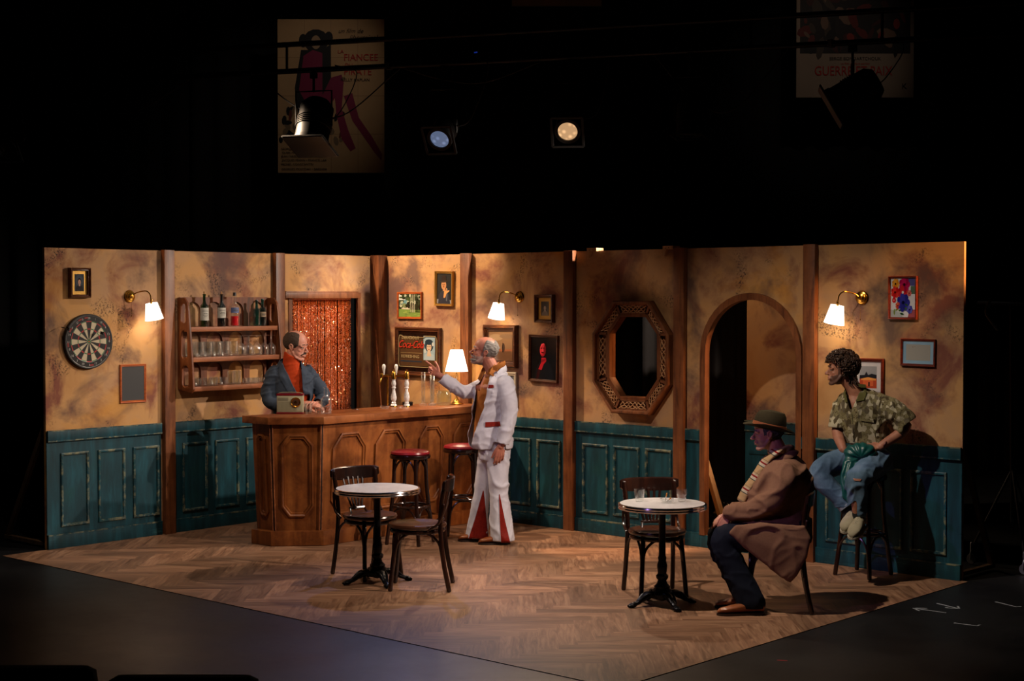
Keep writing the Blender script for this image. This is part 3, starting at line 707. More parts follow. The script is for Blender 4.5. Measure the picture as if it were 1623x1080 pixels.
# red-lit man
a = [(FULL, '#07090b', 0), ([(.12, 0), (.92, 0), (.86, .22), (.72, .40), (.58, .46), (.36, .42), (.2, .24)], '#101216', 1), ([(.2, 0), (.3, .0), (.44, .36), (.36, .38), (.26, .2)], '#2a0c10', 2),
     ([(.30, .24), (.40, .40), (.42, .52), (.58, .52), (.60, .44), (.50, .36), (.42, .22)], '#a81c26', 3), ([(.40, .40), (.58, .45), (.58, .50), (.40, .47)], '#7c121c', 4),
     (ov(.48, .72, .15, .17), '#1a0a0c', 4), (ov(.46, .70, .115, .155), '#cc3038', 5), ([(.36, .74), (.40, .84), (.50, .87), (.56, .82), (.50, .84), (.42, .80)], '#e8505a', 6), ([(.50, .56), (.57, .62), (.575, .78), (.53, .83), (.50, .76), (.49, .66)], '#7a141c', 6), ([(.36, .60), (.42, .55), (.50, .555), (.54, .60), (.46, .585)], '#8e1a24', 6),
     ([(.375, .755), (.44, .76), (.44, .73), (.38, .73)], '#56090f', 7), ([(.475, .76), (.545, .755), (.54, .73), (.48, .73)], '#56090f', 7), ([(.445, .66), (.49, .66), (.465, .76)], '#ea5660', 7), ([(.40, .645), (.45, .658), (.52, .645), (.52, .63), (.40, .63)], '#3a060a', 7), ([(.43, .618), (.50, .618), (.49, .606), (.44, .606)], '#6a1018', 7), ([(.33, .78), (.36, .86), (.46, .91), (.58, .86), (.61, .76), (.58, .80), (.50, .865), (.40, .85), (.36, .78)], '#14080a', 8)]
frame('R', 1.975, 1.287, 2.316, 1.704, .022, .03, M_FRAME, 'dark framed photo of a man lit in red, below the small gold-mounted picture', a, roll=R(1.2))
# old landscape in stepped frame
a = [(FULL, '#7a5c40', 0), ([(0, 0), (1, 0), (1, .34), (0, .3)], '#5c3f2a', 1), ([(0, .3), (1, .34), (1, .4), (0, .38)], '#8a5236', 2), (ov(.62, .45, .06, .16), '#3c2c22', 3), (ov(.3, .8, .3, .12), '#8f7456', 2), (ov(.75, .85, .3, .08), '#6e5640', 2), ([(.57, .3), (.6, .3), (.6, .62), (.585, .62)], '#2a1e18', 4)]
frame('R', 1.427, 1.400, 1.839, 1.787, .062, .05, M_FRAME, 'wide stepped brown frame with a hazy landscape, below the middle wall lamp', a, prof=[(0, .002), (0, .035), (.012, .05), (.026, .05), (.03, .03), (.042, .03), (.046, .02), (.058, .018), (.062, .004)])
# pale frame behind the man in white
a = [(FULL, '#565a5e', 0)] + [([(x, 0), (x + .05, 0), (x + .045, 1), (x + .01, 1)], c, 1 + i % 2) for i, (x, c) in enumerate([(.05, '#6c7074'), (.2, '#3c4044'), (.33, '#767a7c'), (.48, '#44484a'), (.62, '#7e8284'), (.8, '#34383a')])]
frame('R', 1.56, 1.046, 1.822, 1.361, .034, .022, plain('#a89c84', .6), 'pale cream frame with a grey picture, low behind the white-suited man', a)
# flowers
a = [(FULL, '#e6e6e8', 0), ([(0, 0), (.5, 0), (.4, .12), (0, .2)], '#b9c3c4', 1), ([(.6, .82), (1, .8), (1, 1), (.55, 1)], '#5c5a96', 1), ([(.8, .6), (1, .6), (1, .8), (.82, .8)], '#5f7a62', 1), ([(.7, 0), (1, 0), (1, .2), (.78, .2)], '#b45a62', 1)]
def bloom(x, y, r, c, c2, core):
    for k in range(7):
        an = k * .9; a.append((ov(x + r * .5 * math.cos(an), y + r * .42 * math.sin(an), r * .55, r * .42, 10, an), c if k % 2 else c2, 4 + k % 3))
    a.append((ov(x, y, r * .22, r * .18), core, 8))
for x, y, r_, c, c2, co in ((.2, .86, .15, '#e08a1e', '#f0a83a', '#241408'), (.56, .84, .22, '#a3124a', '#c41c5c', '#3a0418'), (.18, .64, .17, '#c81c22', '#e23a30', '#2a0808'), (.5, .64, .2, '#b8121e', '#d22a34', '#efe6e0'), (.76, .62, .09, '#d4645c', '#e08078', '#5a1a18'), (.52, .38, .26, '#2c2c8c', '#3a3aa6', '#14143c'), (.3, .30, .1, '#c8402e', '#d86a4a', '#3a0c08'), (.78, .2, .12, '#4a4ab0', '#6a6ac6', '#1c1c50'), (.14, .44, .08, '#d83030', '#c01c2c', '#f0d0c8')): bloom(x, y, r_, c, c2, co)
for k in range(12): a.append((ov(rr.uniform(.1, .7), rr.uniform(.08, .34), .08, .03, 8, rr.uniform(0, 3)), rr.choice(['#4a6a34', '#7a8f3e', '#2f5230']), 3))
frame('R', 5.523, 1.876, 5.754, 2.196, .017, .028, M_REDF, 'dark wood framed picture of red, orange and blue flowers on the right-hand wall', a)
# blank certificate with pale blue mount
a = [(FULL, '#9b9a94', 0), (ov(.28, .84, .02, .02, 8), '#7a4c34', 1), (ov(.36, .86, .015, .015, 8), '#7a4c34', 1)]
frame('R', 5.624, 1.535, 5.901, 1.736, .018, .022, M_REDF, 'orange wood frame with pale blue mount around a blank sheet, at far right', a, mat_w=.024, mat_c=plain('#7fa3bd', .7), roll=R(0.8))
# village photo behind curly man
a = [(FULL, '#8b8c90', 0), ([(0, 0), (1, 0), (1, .45), (0, .42)], '#a8452c', 1), ([(0, .42), (1, .45), (1, .62), (.7, .66), (.5, .6), (.4, .76), (.3, .6), (0, .58)], '#26262c', 2), ([(.2, .1), (.8, .1), (.8, .36), (.2, .38)], '#c8603a', 2), ([(.52, .08), (.6, .08), (.6, .28), (.52, .28)], '#1c1c24', 3), ([(.1, .36), (.95, .36), (.95, .44), (.5, .5), (.1, .42)], '#d8904a', 3)]
frame('R', 5.225, 1.30, 5.488, 1.583, .026, .026, M_REDF, 'red-brown framed photo with white mount, partly hidden by the curly-haired man', a, mat_w=.034, mat_c=plain('#b9b4b6', .7))
# slate
a = [(FULL, '#3a3b3d', 0)]
frame('L', -2.972, 1.148, -2.712, 1.474, .02, .016, M_ORANGEF, 'small blank chalkboard in an orange wood frame, below the left wall lamp', a, name='chalkboard', cat='chalkboard', gloss=False)
# mirror sign with red script
t = frame('R', .25, 1.285, .866, 1.752, .042, .035, M_FRAME, 'large dark drinks sign with red script lettering and a woman, behind the bar', [(FULL, '#3a2a1c', 0), ([(.0, .88), (1, .88), (1, 1), (0, 1)], '#0a0807', 1), ([(.0, .0), (1, 0), (1, .13), (0, .13)], '#0a0807', 1), (FULL and [(.04, .14), (.96, .14), (.96, .86), (.04, .86)], '#4a3522', 2),
     ([(.64, .3), (.93, .3), (.93, .9), (.64, .9)], '#8fa9b4', 3), (ov(.78, .66, .11, .15), '#243c48', 4), (ov(.78, .62, .06, .1), '#c8b094', 5), ([(.73, .4), (.84, .4), (.81, .56), (.75, .56)], '#c8b094', 5), ([(.65, .3), (.93, .3), (.9, .44), (.8, .49), (.68, .44)], '#9fb4bc', 4), (ov(.78, .75, .1, .07), '#1e3440', 6), (ov(.88, .7, .03, .05), '#b8c2c0', 6), (ov(.68, .52, .03, .05), '#b8c2c0', 6), (ov(.755, .64, .012, .01, 8), '#2a1c14', 7), (ov(.805, .64, .012, .01, 8), '#2a1c14', 7), (ov(.78, .565, .018, .01, 8), '#8e3c30', 7),
     ([(.05, .235), (.6, .235), (.6, .27), (.05, .27)], '#24303a', 3), ([(.05, .46), (.6, .46), (.6, .468), (.05, .468)], '#a08a5c', 3)], name='drinks_sign', cat='sign', roll=R(0.6))
M_SCRIPT = plain('#c22a1c', .4); M_CREAM = plain('#9c8a62', .5)
def wtext(parent, s, x, z, size, m, y, shear=0, width=1.0, name='lettering', rot=None, ext=.0006):
    o = text_mesh(s, size, ext, shear, width=width).build(name, m, parent); o.location = (x, y, z)
    if rot: o.rotation_euler = rot
    return o
wtext(t, 'Coca-Cola', -.092, .035, .100, M_SCRIPT, -.022, .45, .80)
wtext(t, 'DELICIOUS', -.10, .118, .042, M_CREAM, -.021, 0, 1.15)
wtext(t, 'REFRESHING', -.10, -.062, .040, M_CREAM, -.021, 0, 1.1)
mb = MB(); mb.mould([(-.25, -.15), (.25, -.15), (.262, -.12), (.262, .12), (.24, .155), (.1, .155), (.08, .14), (-.2, .14), (-.22, .155), (-.25, .155), (-.262, .12), (-.262, -.12)], [(0, .0), (0, .002), (.006, .002), (.006, 0)])
o = mb.build('gilt_border', M_CREAM, t); o.location = (0, -.0195, 0)

# ---- dartboard
t = wthing('L', -3.283, 1.676, 'dartboard', 'round black, cream, red and green dartboard on the left wall', 'dartboard')
mb = MB(); mb.mould([(0.2265 * math.cos(a), 0.2265 * math.sin(a)) for a in (2 * PI * i / 48 for i in range(48))], [(0.0, 0.001), (0, .034), (.004, .038), (.012, .038)]); mb.build('rim', plain('#0b0b0c', .6), t)
mb = MB(); rad_ = [0, .0064, .016, .099, .107, .162, .170, .2150]
def sect(r0, r1, a0, a1, c, y=-.036, n=4):
    mb.col = rgb(c); q = [(r0 * math.cos(a0 + (a1 - a0) * i / n), y, r0 * math.sin(a0 + (a1 - a0) * i / n)) for i in range(n + 1)] if r0 > 0 else [(0, y, 0)]
    p = [(r1 * math.cos(a0 + (a1 - a0) * i / n), y, r1 * math.sin(a0 + (a1 - a0) * i / n)) for i in range(n + 1)]
    mb.add(q + p[::-1], [tuple(range(len(q + p)))])
for i in range(20):
    a0, a1 = PI / 2 - PI / 20 + i * PI / 10, PI / 2 + PI / 20 + i * PI / 10; ev = i % 2 == 0
    sect(0, .0064, a0, a1, '#b01c20'); sect(.0064, .016, a0, a1, '#1a6a3c')
    sect(.016, .099, a0, a1, '#121212' if ev else '#b7ab90'); sect(.099, .107, a0, a1, '#a81a20' if ev else '#1a5f3a')
    sect(.107, .162, a0, a1, '#121212' if ev else '#b7ab90'); sect(.162, .170, a0, a1, '#a81a20' if ev else '#1a5f3a'); sect(.170, .2150, a0, a1, '#0d0d0e')
for p in mb.v: pass
mb.build('playing_face', M_ART, t, color=True)
mb = MB(); mb.tube([(.170 * math.cos(2 * PI * i / 48), -.037, .170 * math.sin(2 * PI * i / 48)) for i in range(48)], .0012, 5, closed=True)
mb.tube([(.212 * math.cos(2 * PI * i / 48), -.037, .212 * math.sin(2 * PI * i / 48)) for i in range(48)], .0012, 5, closed=True)
for i in range(20):
    a0 = PI / 20 + i * PI / 10; mb.tube([(.016 * math.cos(a0), -.037, .016 * math.sin(a0)), (.170 * math.cos(a0), -.037, .170 * math.sin(a0))], .0008, 4)
mb.build('wire_spider', plain('#8c8c88', .4, .8), t)
for i, n_ in enumerate([20, 1, 18, 4, 13, 6, 10, 15, 2, 17, 3, 19, 7, 16, 8, 11, 14, 9, 12, 5]):
    an = PI / 2 - i * PI / 10; wtext(t, str(n_), .192 * math.cos(an), .192 * math.sin(an) - .0, .026, plain('#a3a39c', .5), -.0375, name='number')
for o in [c for c in t.children if c.name.startswith('number')]: o.location.z -= .009
wtag = lambda s: s
for i, n_ in enumerate(['red_band']):
    mb = MB(); mb.col = rgb('#8a2a26')
    for k in (0, 1, 3, 5, 10, 13, 15, 17): 
        an = PI / 2 + .12 + k * PI / 10; r0 = .196
        c_ = (r0 * math.cos(an), r0 * math.sin(an)); ux, uz = -math.sin(an), math.cos(an)
        mb.add([(c_[0] + ux * s1 * .018 + math.cos(an) * s2 * .006, -.0366, c_[1] + uz * s1 * .018 + math.sin(an) * s2 * .006) for s1, s2 in ((-1, -1), (1, -1), (1, 1), (-1, 1))], [(0, 1, 2, 3)])
    mb.build('red_marking', M_ART, t, color=True)
def dart(u, z, y0, label, pitch, yaw):
    t = thing('dart', label, 'dart', (-y0, u, z), 0, 'steel darts', (pitch, yaw, PI / 2))
    mb = MB(); mb.tube([(0, .002, 0), (0, -.03, 0)], .0012, 5); mb.build('point', M_CHROME, t)
    mb = MB(); mb.tube([(0, -.03, 0), (0, -.04, 0), (0, -.075, 0), (0, -.085, 0)], [.002, .004, .004, .002], 8); mb.tube([(0, -.085, 0), (0, -.12, 0)], .0018, 5); mb.build('barrel', M_BLACKM, t)
    mb = MB()
    for k in range(4):
        a = k * PI / 2 + .5; c, s = math.cos(a), math.sin(a); mb.add([(0, -.11, 0), (c * .018, -.122, s * .018), (c * .018, -.14, s * .018), (0, -.148, 0)], [(0, 1, 2, 3)])
    mb.build('flight', plain('#0a0a0a', .7), t)
dart(-3.535, 1.80, 0.0, 'black-flighted dart stuck in the plaster left of the dartboard', .1, .2)
dart(-3.20, 1.765, 0.036, 'black-flighted dart stuck in the upper right of the dartboard', .15, -.1)

# ---- wall lamps
def make_sconce(side, u, z, s, label, swing):
    """s: which way the shade hangs along the wall (+1 = screen right)"""
    t = wthing(side, u, z, 'wall_lamp', label, 'wall lamp', 'brass swan-neck wall lamps')
    T = Matrix.Rotation(PI / 2, 4, 'X')
    mb = MB(); mb.lathe([(0, .001), (.052, .001), (.054, .006), (.048, .012), (.046, .018), (.036, .022), (.032, .03), (.018, .036), (.014, .05), (0, .052)], 28, T=T); mb.build('backplate', M_BRASS, t)
    ex, ey, ez = s * swing[0], -swing[1], swing[2]
    mb = MB(); mb.tube(bez([(0, -.04, 0), (ex * .25, -.07, .03), (ex * .6, ey * .75 - .02, .045), (ex * .9, ey * .97, .02), (ex, ey, -.03)], 6), .0052, 8); mb.tube([(ex, ey, -.03), (ex * 1.02, ey, -.06)], .009, 10); mb.build('arm', M_BRASS, t)
    tilt = Matrix.Rotation(s * -0.20, 4, 'Y'); o = Vector((ex * 1.02, ey, -.05))
    tk = .0015
    mb = MB(); mb.lathe([(.050, -.008), (.078, -.148), (.0765, -.148), (.0485, -.008)], 32, o=o, T=tilt); mb.lathe([(.0485, -.0085), (.012, -.010)], 32, o=o, T=tilt); mb.build('lamp_shade', M_SHADE, t)
    mb = MB(); mb.ell(o + tilt @ Vector((0, 0, -.075)), (.02, .02, .03), n=12); mb.build('bulb', M_BULB, t)
    mb = MB(); mb.tube([(0, -.03, -.05), (0, -.03, -.16)], .0012, 5); mb.ell((0, -.03, -.165), (.004, .004, .008), n=8); mb.build('pull_cord', M_BRASS, t)
    l = bpy.data.lights.new('sconce_light', 'POINT'); l.energy = 1.7; l.color = (1, .76, .50); l.shadow_soft_size = .03
    lo = bpy.data.objects.new('sconce_light', l); COL.objects.link(lo)
    T_, rz = wall_T(side, u, z); M = Matrix.Translation(T_) @ Matrix.Rotation(rz, 4, 'Z'); lo.location = M @ (o + tilt @ Vector((0, 0, -.17)))
    return t
make_sconce('L', -2.869, 2.047, 1, 'brass wall lamp with white shade on the left wall, right of the dartboard', (.10, .17, 0))
make_sconce('R', 1.85, 2.042, -1, 'brass wall lamp with white shade in the middle, above the man in white', (.10, .17, 0))
make_sconce('R', 5.298, 2.037, -1, 'brass wall lamp with white shade above the curly-haired man', (.11, .17, 0))

# ---- octagonal carved frame round the opening
t = wthing('R', 3.155, 1.533, 'octagonal_frame', 'carved wooden octagonal frame around the dark opening in the wall', 'frame')
def shr(pts, k): return [(x - 3.155, z - 1.533) for x, z in pts]
OO = [(2.975, 2.01), (3.352, 2.01), (3.558, 1.73), (3.558, 1.315), (3.352, 1.055), (2.960, 1.055), (2.752, 1.315), (2.752, 1.73)]
OOl = shr(OO, 0); OHl = shr(OCT_HOLE, 0)
mb = MB(); mb.mould(OOl, [(0, .001), (0, .075), (.008, .085), (.024, .085), (.030, .078), (.034, .03), (.036, .02)]); mb.build('outer_moulding', M_POST, t)
mb = MB(); mb.mould(OHl, [(-.03, .012), (-.03, .045), (-.02, .052), (-.002, .052), (.002, .045), (.002, -.028)]); mb.build('inner_moulding', M_POST, t)
mb = MB(); mb.slab(OOl, [[(x * 1.0, z * 1.0) for x, z in OHl]], -.012, -.002); mb.build('back_board', M_SHELFV, t)
M_FRET = m_wood('fret_wood', '#8a5a38', '#b98a62', '#d0a880', .35, 0, 3)  # wood tone lightened to stand in for pale highlights and lit edges
def seg_lerp(p, q, k): return (p[0] + (q[0] - p[0]) * k, p[1] + (q[1] - p[1]) * k)
OHx = []; 
for i in range(8):
    a_, b_ = Vector(OHl[i]), Vector(OHl[(i + 1) % 8])
mbf = MB()
order = []
import itertools
def nearest(p): return min(range(8), key=lambda j: (Vector(OHl[j]) - Vector(p)).length)
for i in range(8):
    p0, p1 = OOl[i], OOl[(i + 1) % 8]; q0, q1 = OHl[nearest(p0)], OHl[nearest(p1)]
    a0, a1 = seg_lerp(p0, q0, .30), seg_lerp(p1, q1, .30); b0, b1 = seg_lerp(p0, q0, .76), seg_lerp(p1, q1, .76)
    P = lambda u, v: (lambda a, b: (a[0] + (b[0] - a[0]) * v, -.042, a[1] + (b[1] - a[1]) * v))(seg_lerp(a0, a1, u), seg_lerp(b0, b1, u))
    n = 3
    for k in range(n):
        u0, u1 = .1 + .8 * k / n, .1 + .8 * (k + 1) / n; um = (u0 + u1) / 2
        mbf.tube([P(u0, .05), P(um, .45), P(u1, .05)], .0055, 6); mbf.tube([P(u0, .95), P(um, .55), P(u1, .95)], .0055, 6)
        mbf.tube([P(u0, .5), P((u0 + um) / 2, .9), P(um, .98)], .0045, 6); mbf.tube([P(u0, .5), P((u0 + um) / 2, .1), P(um, .02)], .0045, 6)
        mbf.tube([P(um, .98), P((um + u1) / 2, .9), P(u1, .5)], .0045, 6); mbf.tube([P(um, .02), P((um + u1) / 2, .1), P(u1, .5)], .0045, 6)
    mbr = MB(); e0, e1 = seg_lerp(p0, q0, .22), seg_lerp(p0, q0, .84); mbr.beam((e0[0], -.035, e0[1]), (e1[0], -.035, e1[1]), .02, .03, up=(0, 1, 0)); mbr.build('rib', M_POST, t)
mbf.build('fretwork', M_FRET, t)
mb = MB(); mb.slab([seg_lerp(p, OHl[nearest(p)], .17) for p in OOl], [[seg_lerp(p, OHl[nearest(p)], .30) for p in OOl]], -.05, -.03); mb.slab([seg_lerp(p, OHl[nearest(p)], .76) for p in OOl], [[seg_lerp(p, OHl[nearest(p)], .86) for p in OOl]], -.05, -.03); mb.build('fret_border', M_POST, t)

# ---- shelf unit on the left wall
t = wthing('L', -1.885, 1.50, 'bar_shelf', 'three-tier wooden wall shelf with cut-out sides, holding bottles and glasses', 'shelf')
UX = .49
def slot(cy, cz, hy, hz, n=5):
    out = []
    for sx, sz, a0 in ((1, 1, 0), (-1, 1, 90), (-1, -1, 180), (1, -1, 270)):
        for i in range(n): a = R(a0 + 90 * i / (n - 1)); out.append((cy + sx * (hy - hy * .8) + hy * .8 * math.cos(a), cz + sz * (hz - hy * .8) + hy * .8 * math.sin(a)))
    return out
ST = Matrix(((0, 1, 0, 0), (1, 0, 0, 0), (0, 0, 1, 0), (0, 0, 0, 1)))   # slab (x,z) -> (depth y, z), thickness along x
for s in (-1, 1):
    mb = MB(); outer = [(-.002, -.255), (-.20, -.285), (-.225, -.25), (-.20, .08), (-.16, .42), (-.145, .49), (-.10, .535), (-.002, .535)]
    mb.slab(outer, [slot(-.085, .40, .034, .085), slot(-.10, .13, .042, .125), slot(-.11, -.145, .045, .095)], s * UX - .009, s * UX + .009, ST)
    mb.build('side_panel', M_SHELFV, t, bevel=.002)
for z, d in ((.262, .165), (.0, .19), (-.252, .205)):
    mb = MB(); mb.box((-UX + .0095, -d, z - .02), (UX - .0095, -.03, z + .02)); mb.build('shelf_board', M_SHELF, t, bevel=.003)
def archhole(cx, z0, z1, hw):
    return [(cx - hw, z0)] + [(cx - hw * math.cos(PI * i / 10), z1 - hw + hw * math.sin(PI * i / 10)) for i in range(11)] + [(cx + hw, z0)]
holes = [archhole(-.35 + .235 * k, z0, z1, .085) for k in range(4) for z0, z1 in ((.285, .50), (.03, .235), (-.225, -.03))]
mb = MB(); mb.slab([(-UX + .01, -.255), (UX - .01, -.255), (UX - .01, .54), (-UX + .01, .54)], holes, -.0035, -.02); mb.build('back_board', M_SHELFV, t)

# ---- bead curtain in the doorway
t = NT('copper_foil'); v = t.coord((60, 60, 60)); a = t.noise(v, 3, 2)
M_BEAD = t.done(t.ramp(a, [(0.35, '#b8440e'), (0.55, '#e8702a'), (0.75, '#ffb070')]), t.ramp(a, [(.3, .18), (.7, .45)]), 0.0, 1.0)
rb = random.Random(5); mb = MB()
for k in range(165):
    y = -1.035 + k * (0.70 / 164) + rb.uniform(-.002, .002); x = -.06 + rb.uniform(-.012, .012); z = 2.02
    while z > 0.7:
        mb.cur = 1 if rb.random() < .22 else 0
        h = rb.uniform(.007, .016); r = rb.uniform(.0030, .0048); a = rb.uniform(0, PI); c, s = math.cos(a) * r, math.sin(a) * r; tx, ty = rb.uniform(-.004, .004), rb.uniform(-.004, .004)
        mb.add([(x + c, y + s, z - h / 2), (x - s, y + c, z - h / 2 + tx), (x - c, y - s, z - h / 2), (x + s, y - c, z - h / 2 - tx), (x, y, z), (x + ty * .5, y, z - h)], [(0, 1, 4), (1, 2, 4), (2, 3, 4), (3, 0, 4), (1, 0, 5), (2, 1, 5), (3, 2, 5), (0, 3, 5)])
        z -= h
mb.cur = 0
mb.box((-.075, -1.04, 2.015), (-.045, -.33, 2.03))
o = mb.build('bead_curtain', [M_BEAD, plain('#ffb27a', .16, 1.0, .05, 30)], sharp=5); tag(o, 'glittering copper bead curtain filling the doorway behind the barman', 'curtain', kind='stuff')
# wooden clips on top of the flats
def clip(u, label):
    t = wthing('R', u, WH, 'wooden_clip', label, 'clip', 'clips on top of the wall')
    mb = MB(); mb.slab([(-.05, .024), (.055, .024), (.055, -.004), (-.012, -.004), (-.03, -.06), (-.05, -.06)], [], -.035, -.004); mb.box((-.05, -.004, .002), (.05, .07, .024)); mb.build('bracket', M_RAW, t)
    mb = MB(); mb.ell((-.022, -.036, .006), (.005, .003, .005), n=8); mb.ell((.01, -.036, .010), (.005, .003, .005), n=8); mb.build('screw', M_CHROME, t)
clip(2.705, 'pale wooden clip on the wall top, left above the octagonal frame')
clip(3.515, 'pale wooden clip on the wall top, right next to the third post')
# ================================================================== THINGS ON THE SHELVES, BAR AND TABLES
SX0, SY0, SZ0 = 0.0, -1.885, 1.50
def shelf_pt(u, d, tier): return (d, SY0 + u, SZ0 + (.2825, .0205, -.2315)[tier])
def bottle_prof(H_, r, neck, sh): return [(0, .001), (r * .9, .001), (r, .008), (r, H_ * sh), (r * .95, H_ * (sh + .035)), (r * .78, H_ * (sh + .075)), (r * .5, H_ * (sh + .11)), (neck * 1.15, H_ * (sh + .15)), (neck, H_ * (sh + .2)), (neck, H_ - .012), (neck * 1.18, H_ - .01), (neck * 1.18, H_), (0, H_)]
def bottle(loc_, H_, r, neck, glass, label, cat='bottle', lab=None, fill=None, cap=None, sh=.6, group=None, capmat=None):
    t = thing('bottle', label, cat, loc_, 0.6, group)
    mb = MB(); mb.lathe(bottle_prof(H_, r, neck, sh), 24); mb.build('glass_body', glass, t)
    if lab:
        z0, z1, m_ = lab; mb = MB(); n = 14
        vs = [((r + .0006) * math.cos(a), (r + .0006) * math.sin(a), z) for z in (z0, z1) for a in (-1.5 + 3.0 * i / n - .9 for i in range(n + 1))]
        mb.add(vs, [(i, i + 1, n + 2 + i, n + 1 + i) for i in range(n)])
        o = mb.build('paper_label', m_, t)
        mb = MB()
        for zz, ww in ((.75, .8), (.55, .5), (.42, .65), (.3, .4)):
            z = z0 + (z1 - z0) * zz; vs = [((r + .0010) * math.cos(a), (r + .0010) * math.sin(a), z + q) for q in (-.0022, .0022) for a in (-.9 + ww * (-1 + 2 * i / 6) for i in range(7))]
            mb.add(vs, [(i, i + 1, 8 + i, 7 + i) for i in range(6)])
        mb.build('print_lines', plain('#4a4640', .7), o)
    if fill:
        z1, m_ = fill; mb = MB(); mb.lathe([(0, .006), (r * .9, .006), (r * .93, .012), (r * .93, z1), (0, z1)], 20); mb.build('liquid', m_, t)
    if cap:
        mb = MB(); mb.lathe([(0, H_ + .0005), (cap[0], H_ + .0005), (cap[0] * .9, H_ + cap[1]), (0, H_ + cap[1])], 12); mb.build('stopper', capmat or plain('#9c7346', .8), t)
    return t
M_PAPER = plain('#b4b2a8', .8)
bottle(shelf_pt(-.285, .10, 0), .285, .037, .0125, M_GGREEN, 'green wine bottle with white label and cork on the top shelf', lab=(.055, .165, M_PAPER), cap=(.008, .022))
bottle(shelf_pt(-.10, .10, 0), .285, .037, .0125, M_GDARK, 'dark wine bottle with white label and cork on the top shelf', lab=(.075, .165, M_PAPER), cap=(.008, .022), fill=(.16, plain('#0c0506', .1)))
bottle(shelf_pt(.045, .10, 0), .27, .036, .0135, M_GLASS, 'clear bottle of bright red spirit with dark cap on the top shelf', lab=(.12, .165, plain('#5a6a9a', .6)), cap=(.016, .03), fill=(.09, plain('#c80e1c', .15)), capmat=plain('#12161e', .4))
bottle(shelf_pt(.275, .12, 0), .225, .03, .012, M_GTEAL, 'plain teal glass bottle on the top shelf, left of its labelled twin', cap=(.014, .008), capmat=plain('#0d2a2c', .3))
bottle(shelf_pt(.365, .09, 0), .235, .033, .013, M_GTEAL, 'teal glass bottle with a small tan label, last on the top shelf', lab=(.08, .125, plain('#9a8468', .7)), cap=(.016, .008), capmat=plain('#0d3a3e', .3))
def glass_thing(name, prof, loc_, label, cat, group, rz=0.0, inner=None):
    t = MB(); t.lathe(prof, 20); o = t.build(name, M_GLASS); o.location = loc_; tag(o, label, cat, group); return o
TUMB = [(0, .001), (.027, .001), (.029, .006), (.034, .085), (.0325, .085), (.0275, .012), (0, .012)]
LOW = [(0, .001), (.030, .001), (.032, .006), (.036, .07), (.0345, .07), (.030, .014), (0, .014)]
BIG = [(0, .001), (.030, .001), (.036, .02), (.040, .06), (.038, .13), (.0365, .13), (.0385, .06), (.034, .024), (0, .012)]
SMALL = [(0, .001), (.018, .001), (.021, .05), (.0195, .05), (.017, .012), (0, .012)]
STEM = [(.0365, .001), (.041, .045), (.036, .08), (.016, .105), (.004, .115), (.0035, .165), (.008, .172), (.034, .175), (.034, .177), (0, .177), (0, .173)]
HIGH = [(0, .001), (.028, .001), (.030, .12), (.0285, .12), (.0265, .01), (0, .01)]
def rep(name, prof, spots, label, cat, group):
    o = glass_thing(name, prof, spots[0], label, cat, group)
    for s_ in spots[1:]: c = o.copy(); COL.objects.link(c); c.location = s_
rep('tumbler', BIG, [shelf_pt(u, d, 1) for u, d in ((-.42, .068), (-.375, .15), (-.28, .14), (-.185, .145), (-.095, .14), (-.005, .145), (-.33, .066), (-.235, .066), (-.14, .066), (-.045, .066))], 'clear barrel-shaped glass on the left half of the middle shelf', 'glass', 'barrel glasses on the middle shelf')
rep('stem_glass', STEM, [shelf_pt(u, d, 1) for u, d in ((.09, .135), (.175, .14), (.225, .066), (.262, .145), (.31, .066), (.345, .14), (.43, .13), (.135, .064))], 'clear stemmed glass stored upside down on the middle shelf', 'glass', 'upturned stem glasses on the middle shelf')
rep('tumbler', LOW, [shelf_pt(u, d, 2) for u, d in ((-.40, .15), (-.335, .07), (-.30, .155), (-.22, .15), (-.165, .07), (-.12, .15))], 'clear low tumbler on the left half of the bottom shelf', 'glass', 'low tumblers on the bottom shelf')
rep('highball_glass', HIGH, [shelf_pt(u, d, 2) for u, d in ((-.035, .14), (.035, .15), (.09, .06))], 'clear straight tall glass in the middle of the bottom shelf', 'glass', 'tall glasses on the bottom shelf')
rep('shot_glass', SMALL, [shelf_pt(u, d, 2) for u, d in ((.11, .155), (.16, .15), (.21, .155), (.26, .15), (.185, .10), (.235, .10), (.31, .155), (.36, .15), (.285, .10))], 'small clear shot glass on the right half of the bottom shelf', 'glass', 'shot glasses on the bottom shelf')

# ---- on the bar
BT = 1.0605
t = thing('transistor_radio', 'beige and dark red portable radio with round dial on the bar', 'radio', (1.04, -1.99, BT), R(40))
mb = MB(); mb.box((-.11, -.035, .012), (.11, .035, .155)); mb.build('case', plain('#8f8a70', .5), t, bevel=.006)
mb = MB(); mb.box((-.112, -.038, 0), (.112, .038, .014)); mb.box((-.112, -.036, .152), (.112, .036, .170)); mb.build('red_trim', plain('#6a0f1a', .35), t, bevel=.004)
mb = MB(); mb.box((-.103, -.0375, .02), (.103, -.0352, .146)); mb.build('front_panel', plain('#a09c80', .55, 0, .05, 60), t, bevel=.001)
mb = MB()
for k in range(26): mb.box((-.1 + k * .0062, -.0385, .026), (-.1 + k * .0062 + .003, -.0376, .105))
mb.build('speaker_grille', plain('#7c785e', .6), t)
mb = MB(); mb.box((-.1, -.0395, .112), (-.01, -.0376, .138)); mb.build('tuning_strip', plain('#77745f', .4), t, bevel=.001)
T = Matrix.Rotation(PI / 2, 4, 'X')
mb = MB(); mb.lathe([(0, .0376), (.042, .0376), (.042, .046), (.036, .048), (.030, .044), (.012, .044), (.010, .052), (0, .053)], 32, T=T, o=(.052, 0, .098)); mb.build('tuning_dial', M_BRASS, t)
